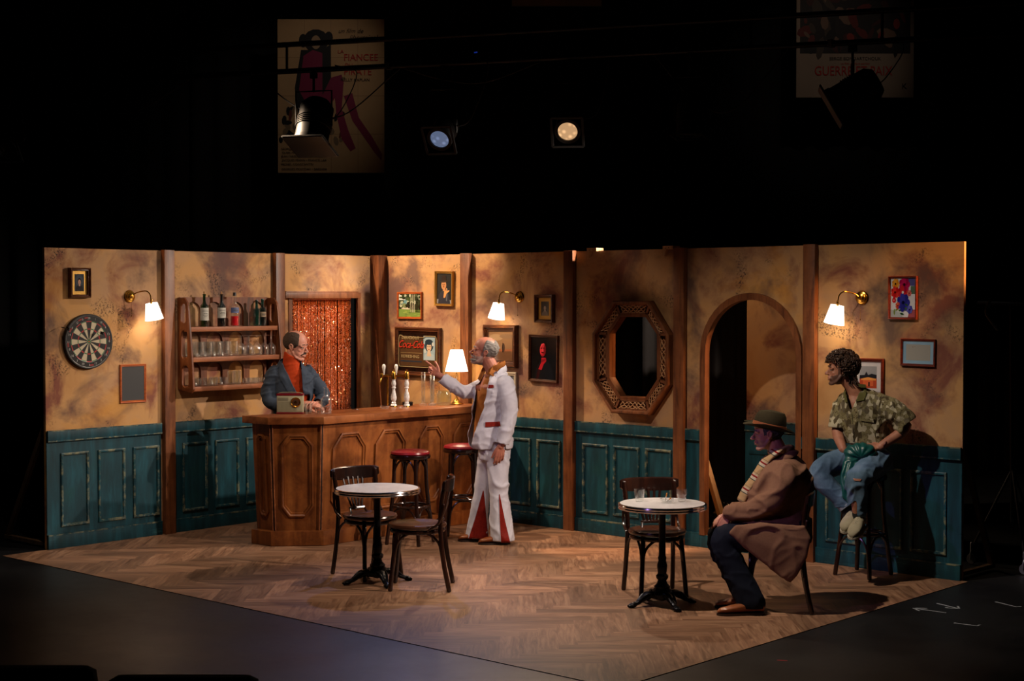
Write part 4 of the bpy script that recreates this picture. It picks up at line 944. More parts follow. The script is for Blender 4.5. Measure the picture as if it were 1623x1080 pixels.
mb = MB(); mb.lathe([(.029, .0446), (.013, .0452)], 28, T=T, o=(.052, 0, .098)); mb.build('dial_face', plain('#4a2f20', .4), t)
mb = MB(); mb.tube(bez([(-.10, 0, .168), (-.085, 0, .176), (0, 0, .180), (.085, 0, .176), (.10, 0, .168)], 5), [(.012, .003)] * 21, 8, side=(0, 1, 0)); mb.build('carry_handle', plain('#7e7a5c', .4), t)
t = bottle((1.262, -1.79, BT), .225, .046, .0165, M_GLASS, 'clear glass flask-shaped bottle of spirit beside the clasped hands', sh=.52, lab=None, fill=(.06, m_glass('water', '#f4f4f4')))
glass_thing('shot_glass', SMALL, (1.203, -1.835, BT), 'small clear shot glass between radio and clear bottle', 'glass', None)
glass_thing('tumbler', TUMB, (1.12, -1.86, BT), 'short clear tumbler right behind the radio on the bar', 'glass', None)
# beer tap
t = thing('beer_tap', 'brass beer tap on two white marbled porcelain columns with porcelain handles', 'beer tap', (1.13, -.80, BT), R(42))
t_m = NT('marbled_porcelain'); v = t_m.coord(); a = t_m.noise(v, 35, 5, .7, 2)
M_MARB = t_m.done(t_m.ramp(a, [(.42, '#e2e2e0'), (.5, '#a8abae'), (.56, '#dedede')]), .18)
CP = [(0, .004), (.030, .004), (.026, .02), (.017, .03), (.022, .036), (.014, .045), (.0235, .062), (.026, .085), (.022, .11), (.014, .14), (.013, .16), (.019, .165), (.019, .175), (.014, .18), (.020, .195), (.021, .21), (.015, .235), (.019, .245), (0, .247)]
for x in (-.058, .058):
    mb = MB(); mb.lathe(CP, 24, o=(x, 0, 0)); mb.build('porcelain_column', M_MARB, t)
    mb = MB(); mb.lathe([(0, 0), (.032, 0), (.030, .008), (0, .008)], 24, o=(x, 0, 0)); mb.build('brass_foot', M_BRASS, t)
    mb = MB(); mb.lathe([(0, .247), (.021, .247), (.021, .30), (.014, .315), (.006, .32), (.008, .328), (0, .335)], 20, o=(x, 0, 0)); mb.build('brass_cap', M_BRASS, t)
mb = MB(); mb.tube([(-.165, 0, .28), (.058, 0, .28)], .009, 10); mb.lathe([(0, .26), (.014, .262), (.016, .28), (.012, .30), (0, .302)], 14, o=(-.165, 0, 0)); mb.tube([(-.115, .02, 0.010), (-.115, .02, .28)], .008, 10); mb.tube([(-.165, -.0, .262), (-.172, -.012, .235), (-.185, -.02, .20)], .006, 8); mb.build('brass_arm', M_BRASS, t)
for x in (-.145, -.035):
    mb = MB(); mb.lathe([(0, .30), (.007, .302), (.009, .32), (.016, .355), (.014, .372), (.007, .38), (0, .382)], 16, o=(x, -.004, 0)); mb.tube([(x, -.002, .28), (x, -.004, .305)], .005, 8); mb.build('tap_handle', M_PORC, t)
# dishes beside the tap
def lone(mb, name, mat, label, cat, loc_=(0, 0, 0), group=None, **k): o = mb.build(name, mat, **k); o.location = loc_; return tag(o, label, cat, group)
mb = MB(); mb.lathe([(0, .001), (.036, .001), (.042, .024), (.038, .024), (.033, .006), (0, .006)], 24); lone(mb, 'glass_dish', M_GLASS, 'small clear glass dish left of the beer tap on the bar', 'dish', (1.20, -1.055, BT))
mb = MB(); mb.lathe([(0, .001), (.03, .001), (.033, .016), (.030, .016), (.027, .004), (0, .004)], 24); lone(mb, 'glass_dish', M_GLASS, 'low clear glass dish in front of the porcelain tap columns', 'dish', (1.29, -.93, BT))
mb = MB(); mb.lathe([(0, .001), (.034, .001), (.034, .007), (0, .008)], 20); lone(mb, 'metal_coaster', M_CHROME, 'thin shiny metal coaster lying left along the bar edge', 'coaster', (1.11, -1.32, BT))
mb = MB(); mb.lathe([(0, .001), (.045, .001), (.05, .03), (.042, .034), (0, .036)], 20); lone(mb, 'black_bowl', M_BLACKM, 'low black bowl between the two porcelain tap columns', 'bowl', (1.08, -.66, BT))
# tall glasses
rep('tall_glass', [(0, .001), (.036, .001), (.034, .014), (.017, .022), (.016, .04), (.019, .30), (.0175, .30), (.0145, .04), (0, .034)], [(1.235, -.505, BT), (1.18, -.44, BT), (1.165, -.545, BT)], 'very tall slim footed glass clustered under the pointing hand', 'glass', 'tall slim glasses on the bar')
mb = MB(); mb.lathe([(0, .001), (.062, .001), (.068, .01), (.068, .10), (.055, .118), (.055, .125), (.058, .125), (.058, .131), (.0535, .131), (.0515, .118), (.064, .10), (.064, .012), (0, .006)], 32); lone(mb, 'glass_jar', m_glass('greenish_glass', '#f4f9f5'), 'wide clear glass jar standing left of the brass table lamp', 'jar', (1.27, -.385, BT))
# table lamp
t = thing('table_lamp', 'lit brass table lamp with white conical shade on the bar', 'table lamp', (1.285, -.235, BT), 0)
mb = MB(); mb.lathe([(0, .001), (.062, .001), (.064, .006), (.056, .012), (.036, .02), (.030, .024), (.022, .04), (.012, .055), (.010, .06), (0, .06)], 32); mb.build('base', M_BRASS, t)
mb = MB(); mb.lathe([(0, .055), (.0065, .055), (.006, .16), (.010, .165), (.006, .17), (.006, .36), (0, .36)], 12); mb.build('stem', M_BRASS, t)
mb = MB(); mb.lathe([(.106, .300), (.058, .498), (.0565, .498), (.1045, .300)], 40); mb.lathe([(.106, .300), (.1045, .300)], 40); mb.build('lamp_shade', M_SHADE, t)
mb = MB(); mb.tube([(-.056, 0, .49), (.056, 0, .49)], .002, 5); mb.tube([(0, -.056, .49), (0, .056, .49)], .002, 5); mb.tube([(0, 0, .36), (0, 0, .49)], .003, 5); mb.build('shade_carrier', M_BRASS, t)
mb = MB(); mb.ell((0, 0, .40), (.025, .025, .035)); mb.build('bulb', M_BULB, t)
mb = MB(); mb.tube(bez([(.02, -.02, .30), (.022, -.022, .2), (.024, -.026, .10)], 4), .0012, 5); mb.ell((.024, -.026, .095), (.004, .004, .009), n=8); mb.build('pull_cord', M_BRASS, t)
for z, e in ((.25, 1.8), (.56, 1.2)):
    l = bpy.data.lights.new('table_lamp_light', 'POINT'); l.energy = e; l.color = (1, .74, .46); l.shadow_soft_size = .04
    lo = bpy.data.objects.new('table_lamp_light', l); COL.objects.link(lo); lo.location = (1.285, -.235, BT + z)
# stick and rope leaning in the corner behind the bar
mb = MB(); mb.tube([(.35, -.30, 1.0), (.12, -.16, 1.72)], .006, 6); mb.tube([(.35, -.30, 1.0), (.42, -.34, 0.003)], .006, 6); lone(mb, 'thin_rod', M_SHELF, 'thin wooden rod leaning into the dark corner behind the bar', 'rod')

# ---- on the right-hand table
TT = .682
def on_t2(px, py): return (5.045 + px, -2.165 + py, TT)
rg = Vector((.742, .670)); fd = Vector((-.670, .742))
def t2(r_, f_): v_ = rg * r_ + fd * f_; return on_t2(v_.x, v_.y)
TG = [(0, .001), (.026, .001), (.029, .012), (.037, .082), (.0353, .082), (.0275, .016), (0, .014)]
glass_thing('tumbler', TG, t2(-.145, .075), 'clear tapered tumbler on the left of the right-hand table', 'glass', None)
t = thing('tumbler', 'clear faceted tumbler on the right of the right-hand table', 'glass', t2(.135, .065), 0)
mb = MB(); mb.lathe([(0, .001), (.024, .001), (.027, .01), (.031, .04)], 9); mb.lathe([(.031, .04), (.035, .05), (.035, .082), (.0335, .082), (.0335, .05), (.0255, .016), (0, .014)], 24); mb.build('glass_body', M_GLASS, t, sharp=20)
t = thing('ashtray', 'round clear glass ashtray with cigarettes on the right-hand table', 'ashtray', t2(.03, .0), .3)
mb = MB(); mb.lathe([(0, .001), (.036, .001), (.044, .008), (.046, .03), (.038, .031), (.034, .01), (0, .008)], 24); mb.build('bowl', M_GLASS, t, sharp=10)
for k, (p, q, c2) in enumerate(((Vector((-.012, 0, .012)), Vector((-.002, .004, .062)), 1), (Vector((.004, -.02, .012)), Vector((.03, -.012, .034)), 0))):
    c_ = thing('cigarette', ('upright cigarette standing in the glass ashtray', 'stubbed cigarette lying on the ashtray rim')[k], 'cigarette', t2(.03, .0), .3)
    mb = MB(); mb.tube([p, p.lerp(q, .6)], .0042, 8); mb.build('paper', plain('#c8c4bc', .8), c_)
    mb = MB(); mb.tube([p.lerp(q, .61), q], .0044, 8); mb.build('filter', plain('#c07a24', .7), c_)

# ================================================================== BEHIND THE ARCH AND AT THE SIDES
mb = MB(); mb.beam((3.60, .30, 0.86), (3.86, .34, 0.05), .035, .06, up=(0, 1, 0)); lone(mb, 'brace_timber', M_RAW, 'longer pale raw timber brace slanting inside the arch', 'timber', group=None, bevel=.002)
mb = MB(); mb.beam((3.50, .20, 0.62), (3.72, .20, 0.06), .03, .045, up=(0, 1, 0)); lone(mb, 'brace_timber', M_RAW, 'shorter pale raw timber brace slanting inside the arch', 'timber', bevel=.002)
mb = MB(); mb.box((3.79, .14, .002), (3.87, .26, .13)); lone(mb, 'timber_block', M_RAW, 'pale raw timber block on the floor just inside the arch', 'timber', bevel=.003)
mb = MB(); rbag = random.Random(2); mb.ell((0, 0, .14), (.10, .10, .16), n=48)
mb.v = [p + Vector((noise.noise(p * 22) * .035, noise.noise(p * 22 + Vector((5, 0, 0))) * .035, noise.noise(p * 18 + Vector((0, 7, 0))) * .035)) for p in mb.v]
mb.v = [Vector((p.x, p.y, max(.001, p.z))) for p in mb.v]
mb.lathe([(.02, .25), (.03, .29), (.05, .33), (.03, .325), (0, .30)], 9)
lone(mb, 'plastic_bag', plain('#0b0c0e', .22, 0, .2, 20, spec=.8), 'crumpled shiny black plastic bag on the floor inside the arch', 'bag', (3.70, .52, 0))
M_DIM = m_wood('flat_batten', '#3a2818', '#5a4028', '#6a4c30', .7)
t = thing('stage_brace', 'wooden stage brace propping the left-hand wall from behind', 'brace', (-.2, -3.60, 0), 0)
mb = MB(); mb.beam((.16, -.01, .01), (.16, -.01, 1.16), .045, .03, up=(0, 1, 0)); mb.build('upright', M_DIM, t)
mb = MB(); mb.beam((.16, -.01, 1.10), (-.50, -.01, .03), .045, .03, up=(0, 1, 0)); mb.build('diagonal', M_DIM, t)
mb = MB(); mb.beam((.15, -.01, .03), (-.52, -.01, .03), .03, .045, up=(0, 1, 0)); mb.build('foot_rail', M_DIM, t)
t = thing('stage_brace', 'dark stage brace propping the right-hand wall from behind', 'brace', (6.05, .03, 0), 0)
mb = MB(); mb.beam((0, 0.02, .01), (0, 0.02, 1.2), .04, .03); mb.build('upright', M_DIM, t)
mb = MB(); mb.beam((0, 0.02, 1.1), (0.02, .55, .03), .04, .03); mb.build('diagonal', M_DIM, t)
mb = MB(); mb.beam((0, 0.0, .03), (0.02, .57, .03), .04, .03); mb.build('foot_rail', M_DIM, t)
# wheeled lighting stand at the right
t = thing('lighting_stand', 'thin black lighting stand on castors beyond the right-hand wall', 'stand', (6.15, .75, 0), 0)
mb = MB(); mb.tube([(0, 0, .35), (-.02, .0, 2.0)], .016, 8); mb.build('pole', M_BLACKM, t)
for k in range(3):
    a = -.85 + k * 2.094; c, s = math.cos(a), math.sin(a)
    mb = MB(); mb.tube([(0, 0, .75), (c * .30, s * .30, .12)], .011, 8); lg = mb.build('leg', M_BLACKM, t)
    mb = MB(); mb.lathe([(0, -.011), (.036, -.011), (.04, 0), (.036, .011), (0, .011)], 20, T=Matrix.Rotation(PI / 2, 4, 'X') , o=(c * .30, s * .30, .042)); mb.tube([(c * .30, s * .30 - .02, .042), (c * .30, s * .30 - .018, .09), (c * .30, s * .30, .12)], .007, 6); mb.tube([(c * .30, s * .30, .10), (c * .30, s * .30, .16)], .013, 8); mb.build('castor', plain('#6a6c70', .3, .6), lg)
mb = MB(); mb.tube([(-.28, 0, 2.0), (.2, 0, 1.98)], .018, 8); mb.build('crossbar', M_BLACKM, t)
mb = MB(); mb.tube(bez([(6.02, .62, 2.02), (6.0, .6, 1.93), (6.03, .62, 1.86), (6.06, .66, 1.80)], 5), .012, 8); lone(mb, 'cable_loop', plain('#8a8580', .5), 'pale looped cable hanging from the lighting stand at far right', 'cable')

# tape marks on the black floor
M_TAPE = plain('#8f959a', .7); M_TAPER = plain('#b01828', .6)
def arrow(p, q, label, head=.05, m_=M_TAPE, both=True):
    p, q = Vector((*p, .0)), Vector((*q, .0)); d = (q - p).normalized(); n = Vector((-d.y, d.x, 0)); w2 = .006; mb = MB(); z = Vector((0, 0, -.0025))
    def strip(a, b): 
        dd = (b - a).normalized(); nn = Vector((-dd.y, dd.x, 0)) * w2; mb.add([a - nn + z, b - nn + z, b + nn + z, a + nn + z, a - nn - Vector((0, 0, .0038)), b - nn - Vector((0, 0, .0038)), b + nn - Vector((0, 0, .0038)), a + nn - Vector((0, 0, .0038))], [(0, 1, 2, 3), (7, 6, 5, 4), (0, 4, 5, 1), (1, 5, 6, 2), (2, 6, 7, 3), (3, 7, 4, 0)])
    strip(p, q)
    if both: strip(q, q - d * head + n * head * .8); strip(q, q - d * head - n * head * .8)
    elif head: strip(q + n * head * .8, q - n * head * .1)
    o = mb.build('tape_mark', m_); tag(o, label, 'tape mark', 'tape marks on the black floor')
arrow((6.542, -1.108), (6.313, -1.115), 'grey tape arrow pointing left on the black floor', .07)
arrow((6.352, -.862), (6.545, -.93), 'grey tape arrow pointing right on the black floor', .07)
arrow((6.721, -1.365), (6.87, -1.35), 'short grey tape line nearest the audience on the right', .05, both=False)
arrow((6.62, -.55), (6.80, -.62), 'short grey tape line farthest right on the black floor', .05, both=False)
arrow((6.438, -2.962), (6.489, -2.937), 'short red tape mark on the black floor', 0, M_TAPER, both=False)
# paint flecks
# ================================================================== LIGHTING RIG AND POSTERS
PZ = 4.08
P0, P1 = Vector((-4.0, -3.17, PZ)), Vector((7.2, 1.72, PZ)); pd = (P1 - P0).normalized()
def pipe(dz, name, label):
    mb = MB(); mb.tube([P0 + Vector((0, 0, dz)), P1 + Vector((0, 0, dz))], .024, 12)
    return mb
t = thing('lighting_truss', 'long black double-pipe lighting bar crossing above the set', 'lighting bar', (0, 0, 0))
pipe(0, '', '').build('lower_pipe', M_BLACKM, t); pipe(.24, '', '').build('upper_pipe', M_BLACKM, t)
for k in range(12):
    c = P0 + pd * (.4 + k * 1.05); mb = MB(); mb.tube([c, c + Vector((0, 0, .24))], .012, 8); mb.build('spacer', M_BLACKM, t)
for k in (1.9, 6.2, 10.6): c = P0 + pd * k + Vector((0, 0, .262)); mb = MB(); mb.tube([c, c + Vector((0, 0, 2.2))], .01, 8); mb.build('hanger', M_BLACKM, t)
for k, (s_, l_) in enumerate(((5.6, 'lower'), (9.45, 'upper'))):
    c = P0 + pd * s_; mb = MB(); mb.box((-.02, -.03, -.03), (.02, .03, .03), Matrix.Translation(c)); mb.build('pipe_joint', plain('#5c5650', .4, .6), t)
def lantern(px_s, drop, aim, label, lens=None, size=1.0, door=True, face=None, gel=None):
    """fresnel lantern hung px_s metres along the pipe, pointing at aim"""
    c = P0 + pd * px_s; o = c + Vector((0, 0, -drop)); d = (Vector(aim) - o).normalized()
    q = d.to_track_quat('-Z', 'Y').to_matrix().to_4x4(); t = thing('stage_lantern', label, 'stage light', o, 0, 'stage lanterns on the lighting bar')
    r = .105 * size
    mb = MB(); mb.lathe([(0, .17 * size), (r * .7, .17 * size), (r, .13 * size), (r, -.10 * size), (r * 1.06, -.10 * size), (r * 1.06, -.13 * size), (r * .8, -.13 * size), (r * .8, -.11 * size)], 28, T=q)
    for k in range(5): mb.lathe([(r, .02 * k - .03), (r * 1.07, .02 * k - .028), (r * 1.07, .02 * k - .022), (r, .02 * k - .02)], 28, T=q)
    mb.build('housing', M_LANT, t)
    if lens:
        mb = MB(); mb.lathe([(0, -.125 * size), (r * .3, -.123 * size), (r * .6, -.118 * size), (r * .8, -.112 * size)], 28, T=q); mb.build('lens', lens, t)
    mb = MB(); x = r * 1.25
    for a, b in (((-x, -x), (x, -x)), ((x, -x), (x, x)), ((x, x), (-x, x)), ((-x, x), (-x, -x))): mb.beam(q @ Vector((*a, -.142 * size)), q @ Vector((*b, -.142 * size)), .02, .012, up=d)
    mb.build('colour_frame', face or M_LANT, t)
    if gel: mb = MB(); mb.box((-x, -x, -.150 * size), (x, x, -.147 * size), q); mb.build('gel', gel, t)
    mb = MB(); s_ = q @ Vector((r * 1.15, 0, 0)); s2 = q @ Vector((-r * 1.15, 0, 0)); top = Vector((0, 0, drop * .62))
    mb.tube([s_, s_ * 1.0 + top, top, s2 + top, s2], .008, 8); mb.build('yoke', M_LANT, t)
    mb = MB(); mb.tube([top, Vector((0, 0, drop - .028))], .011, 8); mb.box((-.03, -.02, drop - .075), (.03, .02, drop - .0255)); mb.build('clamp', M_LANT, t)
    mb = MB(); h_ = random.Random(int(px_s * 10)); mb.tube(bez([q @ Vector((0, 0, .16 * size)), Vector((.1, .05, .05)), Vector((.22, .12, .12)), Vector((.3 + h_.random() * .2, .15, drop - .05)), Vector((.2, .08, drop + .03))], 5), .005, 6); mb.build('cable', M_BLACK, t)
    return t
def along(x, y): return (Vector((x, y, 0)) - Vector((P0.x, P0.y, 0))).dot(Vector((pd.x, pd.y, 0)))
def m_lens(name, h, s_):
    t = NT(name); v = t.coord((1, 1, 1)); w_ = t.n('ShaderNodeTexVoronoi'); w_.inputs['Scale'].default_value = 22; t.l(v, w_.inputs['Vector'])
    t.b.inputs['Emission Color'].default_value = rgb(h); t.l(t.math('MULTIPLY', t.ramp(w_.outputs[0], [(.0, 1.0), (.5, .45)]), s_), t.b.inputs['Emission Strength']); return t.done('#303030', .2)
ML_B = m_lens('blue_lit_lens', '#8fa2cc', .75); ML_W = m_lens('warm_lit_lens', '#ffc890', 1.2); ML_D = plain('#3a332c', .2)
L_SP = {}
lantern(along(-2.5, -2.5), .55, (0, -6, 0), 'dark stage lantern at the far left end of the lighting bar', ML_D)
lantern(along(0.45, -1.2), .50, (1.1, -2.6, 0), 'dark stage lantern hanging in front of the seated-figure poster', ML_D, 1.45, gel=plain('#2c2a28', .35))
lantern(along(1.6, -.72), .60, (3.2, -4.2, 0.8), 'stage lantern with bluish lit lens, left of the warm-lit one', ML_B)
lantern(along(2.65, -.27), .58, (5.4, -4.4, 0.6), 'stage lantern with warm orange lit lens, nearest the centre', ML_W)
lantern(along(3.6, .15), .57, (3.75, -.2, 0), 'dark stage lantern between the warm-lit one and the right-hand poster', ML_D)
lantern(along(4.82, .67), .42, (1.2, -1.6, 1.2), 'large dark stage lantern tilted in front of the right-hand poster', ML_D, 1.35, gel=plain('#85888c', .3))
lantern(along(6.4, 1.37), .60, (3, -3, 0), 'dark stage lantern at the far right end of the lighting bar', ML_D)
mb = MB(); c = P0 + pd * along(1.9, -.6); mb.box((-.05, -.03, .05), (.06, .03, .11), Matrix.Translation(c)); o_ = lone(mb, 'dimmer_box', M_LANT, 'small black box with a blue indicator on the lighting bar', 'box')
mb = MB(); mb.add([c + Vector(p) for p in ((-.02, -.031, .07), (.02, -.031, .07), (.02, -.031, .082), (-.02, -.031, .082))], [(0, 1, 2, 3)]); mb.build('indicator', m_emit('blue_led', '#1040c0', .25), o_)
for k, (a_, b_, sag) in enumerate(((2.2, 3.6, .30), (4.3, 5.7, .42), (5.75, 7.0, .18), (8.0, 9.1, .5))):
    p, q = P0 + pd * a_, P0 + pd * b_; mb = MB(); mb.tube(bez([p + Vector((0, 0, -.03)), p.lerp(q, .3) - Vector((0, 0, sag * .8)), p.lerp(q, .6) - Vector((0, 0, sag)), q + Vector((0, 0, -.03))], 8), .006, 6)
    lone(mb, 'power_cable', M_BLACK, ('black cable looping under the lighting bar, left of the seated-figure poster', 'black cable looping under the lighting bar near the blue-lit lantern', 'black cable drooping slightly between the two lit lanterns', 'black cable looping under the lighting bar left of the right-hand poster')[k], 'cable')
# posters against the back cloth, facing the stage front
PRZ = math.atan2(.6699, .7424)
def poster(r_, dist, z0, z1, w_, label, art, base):
    c = cc + fwd * dist + rgt * r_; t = thing('film_poster', label, 'poster', (c.x, c.y, (z0 + z1) / 2), PRZ)
    h_ = z1 - z0; mb = MB(); mb.box((-w_ / 2, 0, -h_ / 2), (w_ / 2, .004, h_ / 2)); mb.build('paper', base, t)
    mb = MB()
    for pts, col, lay in art: art_shape(mb, pts, col, lay + 2, w_, h_)
    if art: mb.build('printed_picture', M_ART, t, color=True)
    return t, w_, h_
M_PPAPER = plain('#a3845e', .85, 0, .12, 5)
sk = '#241a18'; mg = '#6e1238'; dk = '#0a0808'
a = [([(x, 0), (x + .003, 0), (x + .003, 1), (x, 1)], '#7d6346', 0) for x in (.25, .5, .75)] + [([(0, y), (1, y), (1, y + .003), (0, y + .003)], '#7d6346', 0) for y in (.25, .5, .75)]
a += [(ov(.36, .86, .12, .075), dk, 3), (ov(.24, .86, .04, .045), dk, 3), (ov(.48, .88, .04, .04), dk, 3), (ov(.36, .85, .045, .045), '#8d7458', 4), ([(.2, .3), (.5, .25), (.5, .84), (.42, .8), (.3, .8), (.22, .8), (.16, .55)], dk, 2),
      ([(.26, .5), (.42, .46), (.42, .78), (.33, .80), (.24, .76)], mg, 4), ([(.36, .42), (.5, .62), (.6, .64), (.62, .58), (.44, .38)], mg, 5), ([(.52, .62), (.62, .60), (.60, .42), (.66, .28), (.73, .16), (.68, .14), (.60, .22), (.55, .38)], mg, 6),
      ([(.62, .50), (.70, .52), (.76, .36), (.88, .24), (.98, .12), (.97, .08), (.90, .14), (.78, .26), (.70, .34)], mg, 6), ([(.24, .74), (.30, .74), (.26, .55), (.34, .44), (.29, .42), (.2, .54)], mg, 6)]
rp = random.Random(9)
for k in range(40):
    x, y = rp.uniform(.02, .62), rp.uniform(.2, .42); a.append((ov(x, y, rp.uniform(.015, .045), rp.uniform(.012, .03), 8, rp.uniform(0, 3)), rp.choice([dk, dk, dk, '#6f5c46', '#5a2a16']), 3))
pt, pw, ph = poster(-2.02, 17.35, 3.43, 5.14, 1.19, 'large folded film poster with a seated figure in magenta tights, upper left', a, M_PPAPER)
MR = plain('#9a1c1c', .8); MK = plain('#17120f', .8)
for s_, x, y, sz, m_, wd in (('LA', -.02 + .13, .475, .055, MR, 1.1), ('FIANCEE', .335, .395, .105, MR, .95), ('DU', .20, .325, .055, MR, 1.1), ('PIRATE', .30, .235, .105, MR, .95), ('DE', .14, .19, .03, MK, 1), ('NELLY KAPLAN', .27, .165, .045, MK, 1.05), ('un film de', .22, .70, .07, MK, 1), ('libertaire!', .36, .625, .08, MK, 1),
                         ('GEORGES GERET•HENRY CZARNIAK', -.30, -.60, .036, MK, .88), ('CLAIRE MAURIER•JULIEN GUIOMAR', -.30, -.642, .036, MK, .88), ('JEAN PAREDES•PASCAL MAZZOTTI', -.30, -.684, .036, MK, .92), ('JACQUES MARIN • FRANCIS LAX', -.30, -.726, .036, MK, .96), ('MICHEL CONSTANTIN', -.38, -.772, .036, MK, 1.0), ('GEORGES MOUSTAKI • BARBARA', -.30, -.825, .036, MK, .95)):
    wtext(pt, s_, x, y, sz, m_, -.008, shear=.35 if s_[0] == 'u' or s_[0] == 'l' else 0, width=wd, name='lettering')
a = [([(.03, .30), (.97, .30), (.97, 1), (.03, 1)], '#1b1210', 1)]
for k in range(90):
    x, y = rp.uniform(.05, .95), rp.uniform(.33, .99); a.append((ov(x, y, rp.uniform(.02, .09), rp.uniform(.01, .05), 8, rp.uniform(0, 3)), rp.choice(['#3a1410', '#5a1a14', '#0c0807', '#6a5040', '#3c3026', '#1c1612', '#7a241a']), 2 + k % 4))
pt, pw, ph = poster(3.83, 17.35, 4.27, 5.90, 1.31, 'large folded film poster with red title lettering, upper right', a, plain('#8a7868', .85, 0, .12, 5))
for s_, x, y, sz, m_, wd in (('GUERRE ET PAIX', -.02, -.57, .15, MR, .78), ('SERGE BONDARTCHOUK', 0, -.40, .05, MK, 1), ('un film en deux parties', 0, -.45, .035, MR, 1), ('K', .55, -.72, .09, MK, 1)): wtext(pt, s_, x, y, sz, m_, -.008, width=wd)
pt, pw, ph = poster(.50, 17.35, 5.285, 6.2, 1.0, 'lower edge of a poster hanging at the top centre', [], M_PPAPER)
# front-row seat backs, just in front of the stage
M_SEAT = plain('#07070a', .9)
def seat(x, y, z, label):
    t = thing('theatre_seat', label, 'seat', (x, y, 0), R(42), 'dark theatre seats at the front edge')
    mb = MB(); mb.rings([(0, 0, .42, .22, .03), (0, 0, .5, .245, .04), (0, 0, .735, .25, .04), (0, 0, .805, .24, .035), (0, 0, .82, .215, .02)], 28, 6); mb.build('seat_back', M_SEAT, t)
    mb = MB(); mb.rings([(0, .22, .36, .22, .2), (0, .22, .45, .24, .22)], 24, 6); mb.build('seat_cushion', M_SEAT, t)
    mb = MB(); mb.box((-.03, .02, 0.0), (.03, .2, .37)); mb.build('pedestal', M_BLACKM, t)
seat(6.52, -7.70, .0, 'dark theatre seat back at the bottom left corner')
seat(7.02, -7.42, 0, 'dark theatre seat back at the bottom, second from the left')
# ================================================================== PEOPLE
# figure frame: +x along the stage to the right, +y away from the audience, z up (metres)
V = Vector
def remesh(mb, voxel, smooth, name, mat, parent, fold=None, cut=None, thick=0, relax=6, color=None):
    me = bpy.data.meshes.new('tmp'); me.from_pydata([tuple(p) for p in mb.v], [], mb.f)
    o = bpy.data.objects.new('tmp', me); COL.objects.link(o)
    m = o.modifiers.new('r', 'REMESH'); m.mode = 'VOXEL'; m.voxel_size = voxel
    if smooth: s = o.modifiers.new('s', 'SMOOTH'); s.factor = 0.5; s.iterations = smooth
    dg = bpy.context.evaluated_depsgraph_get(); out = bpy.data.meshes.new_from_object(o.evaluated_get(dg))
    bpy.data.objects.remove(o); bpy.data.meshes.remove(me); out.name = name
    bm = bmesh.new(); bm.from_mesh(out); bmesh.ops.recalc_face_normals(bm, faces=bm.faces)
    if fold:
        bm.normal_update()
        for v in bm.verts: v.co += v.normal * fold(v.co, v.normal)
        bmesh.ops.smooth_vert(bm, verts=bm.verts[:], factor=.5, use_axis_x=True, use_axis_y=True, use_axis_z=True)
    if cut:
        bmesh.ops.delete(bm, geom=[v for v in bm.verts if cut(v.co)], context='VERTS'); bm.verts.index_update()
        bm.verts.ensure_lookup_table(); seen = set(); comps = []
        for v in bm.verts:
            if v.index in seen: continue
            st_ = [v]; seen.add(v.index); cp_ = []
            while st_:
                q = st_.pop(); cp_.append(q)
                for e in q.link_edges:
                    o_v = e.other_vert(q)
                    if o_v.index not in seen: seen.add(o_v.index); st_.append(o_v)
            comps.append(cp_)
        bmesh.ops.delete(bm, geom=[v for c in comps if len(c) < 150 for v in c], context='VERTS')
        bmesh.ops.delete(bm, geom=[v for v in bm.verts if sum(1 for e in v.link_edges if e.is_boundary) > 2 or len(v.link_faces) < 2], context='VERTS')
        for _ in range(relax):
            bv = {v: [e.other_vert(v).co.copy() for e in v.link_edges if e.is_boundary] for v in bm.verts if v.is_boundary}
            for v, ns in bv.items():
                if len(ns) == 2: v.co = v.co.lerp((ns[0] + ns[1]) / 2, .6)
    if thick:
        bm.normal_update(); bmesh.ops.solidify(bm, geom=bm.faces[:], thickness=thick)
    for f in bm.faces: f.smooth = True
    bm.to_mesh(out); bm.free(); out.materials.clear()
    for m_ in (mat if isinstance(mat, (list, tuple)) else [mat]): out.materials.append(m_)
    ob = bpy.data.objects.new(name, out); COL.objects.link(ob); ob.parent = parent
    return ob
def folds(amp, sx=9, sz=22, seed=0.0, tilt=0.5):
    def f(p, n):
        w_ = noise.noise(p * 3.1 + V((seed, 0, 0)))
        q = V((p.x * sx + p.z * tilt * sx, p.y * sx, p.z * sz - p.x * sz * tilt)) + V((seed, seed * 2, 0)) + V((w_, w_, w_)) * 1.2
        a = 1 - min(1, abs(noise.noise(q * .55)) * 4.0); b = 1 - min(1, abs(noise.noise(q * 1.05 + V((9, 0, 0)))) * 3.5)
        m = .45 + .75 * max(0, min(1, noise.noise(p * 4.2 + V((0, seed, 3))) + .45))
        return amp * m * (a * a * 1.5 + b * b * .6 - .55)
    return f
def bvh(o):
    me = o.data; return BVHTree.FromPolygons([v.co for v in me.vertices], [tuple(p.vertices) for p in me.polygons])
def resamp(P, n):
    P = [V((p[0], 0, p[1])) for p in P]; L = [0]
    for a, b in zip(P, P[1:]): L.append(L[-1] + (b - a).length)
    out = []
    for i in range(n + 1):
        s = L[-1] * i / n; k = 0
        while k < len(P) - 2 and L[k + 1] < s: k += 1
        t_ = (s - L[k]) / max(1e-9, L[k + 1] - L[k]); out.append(P[k].lerp(P[k + 1], min(1, t_)))
    return out
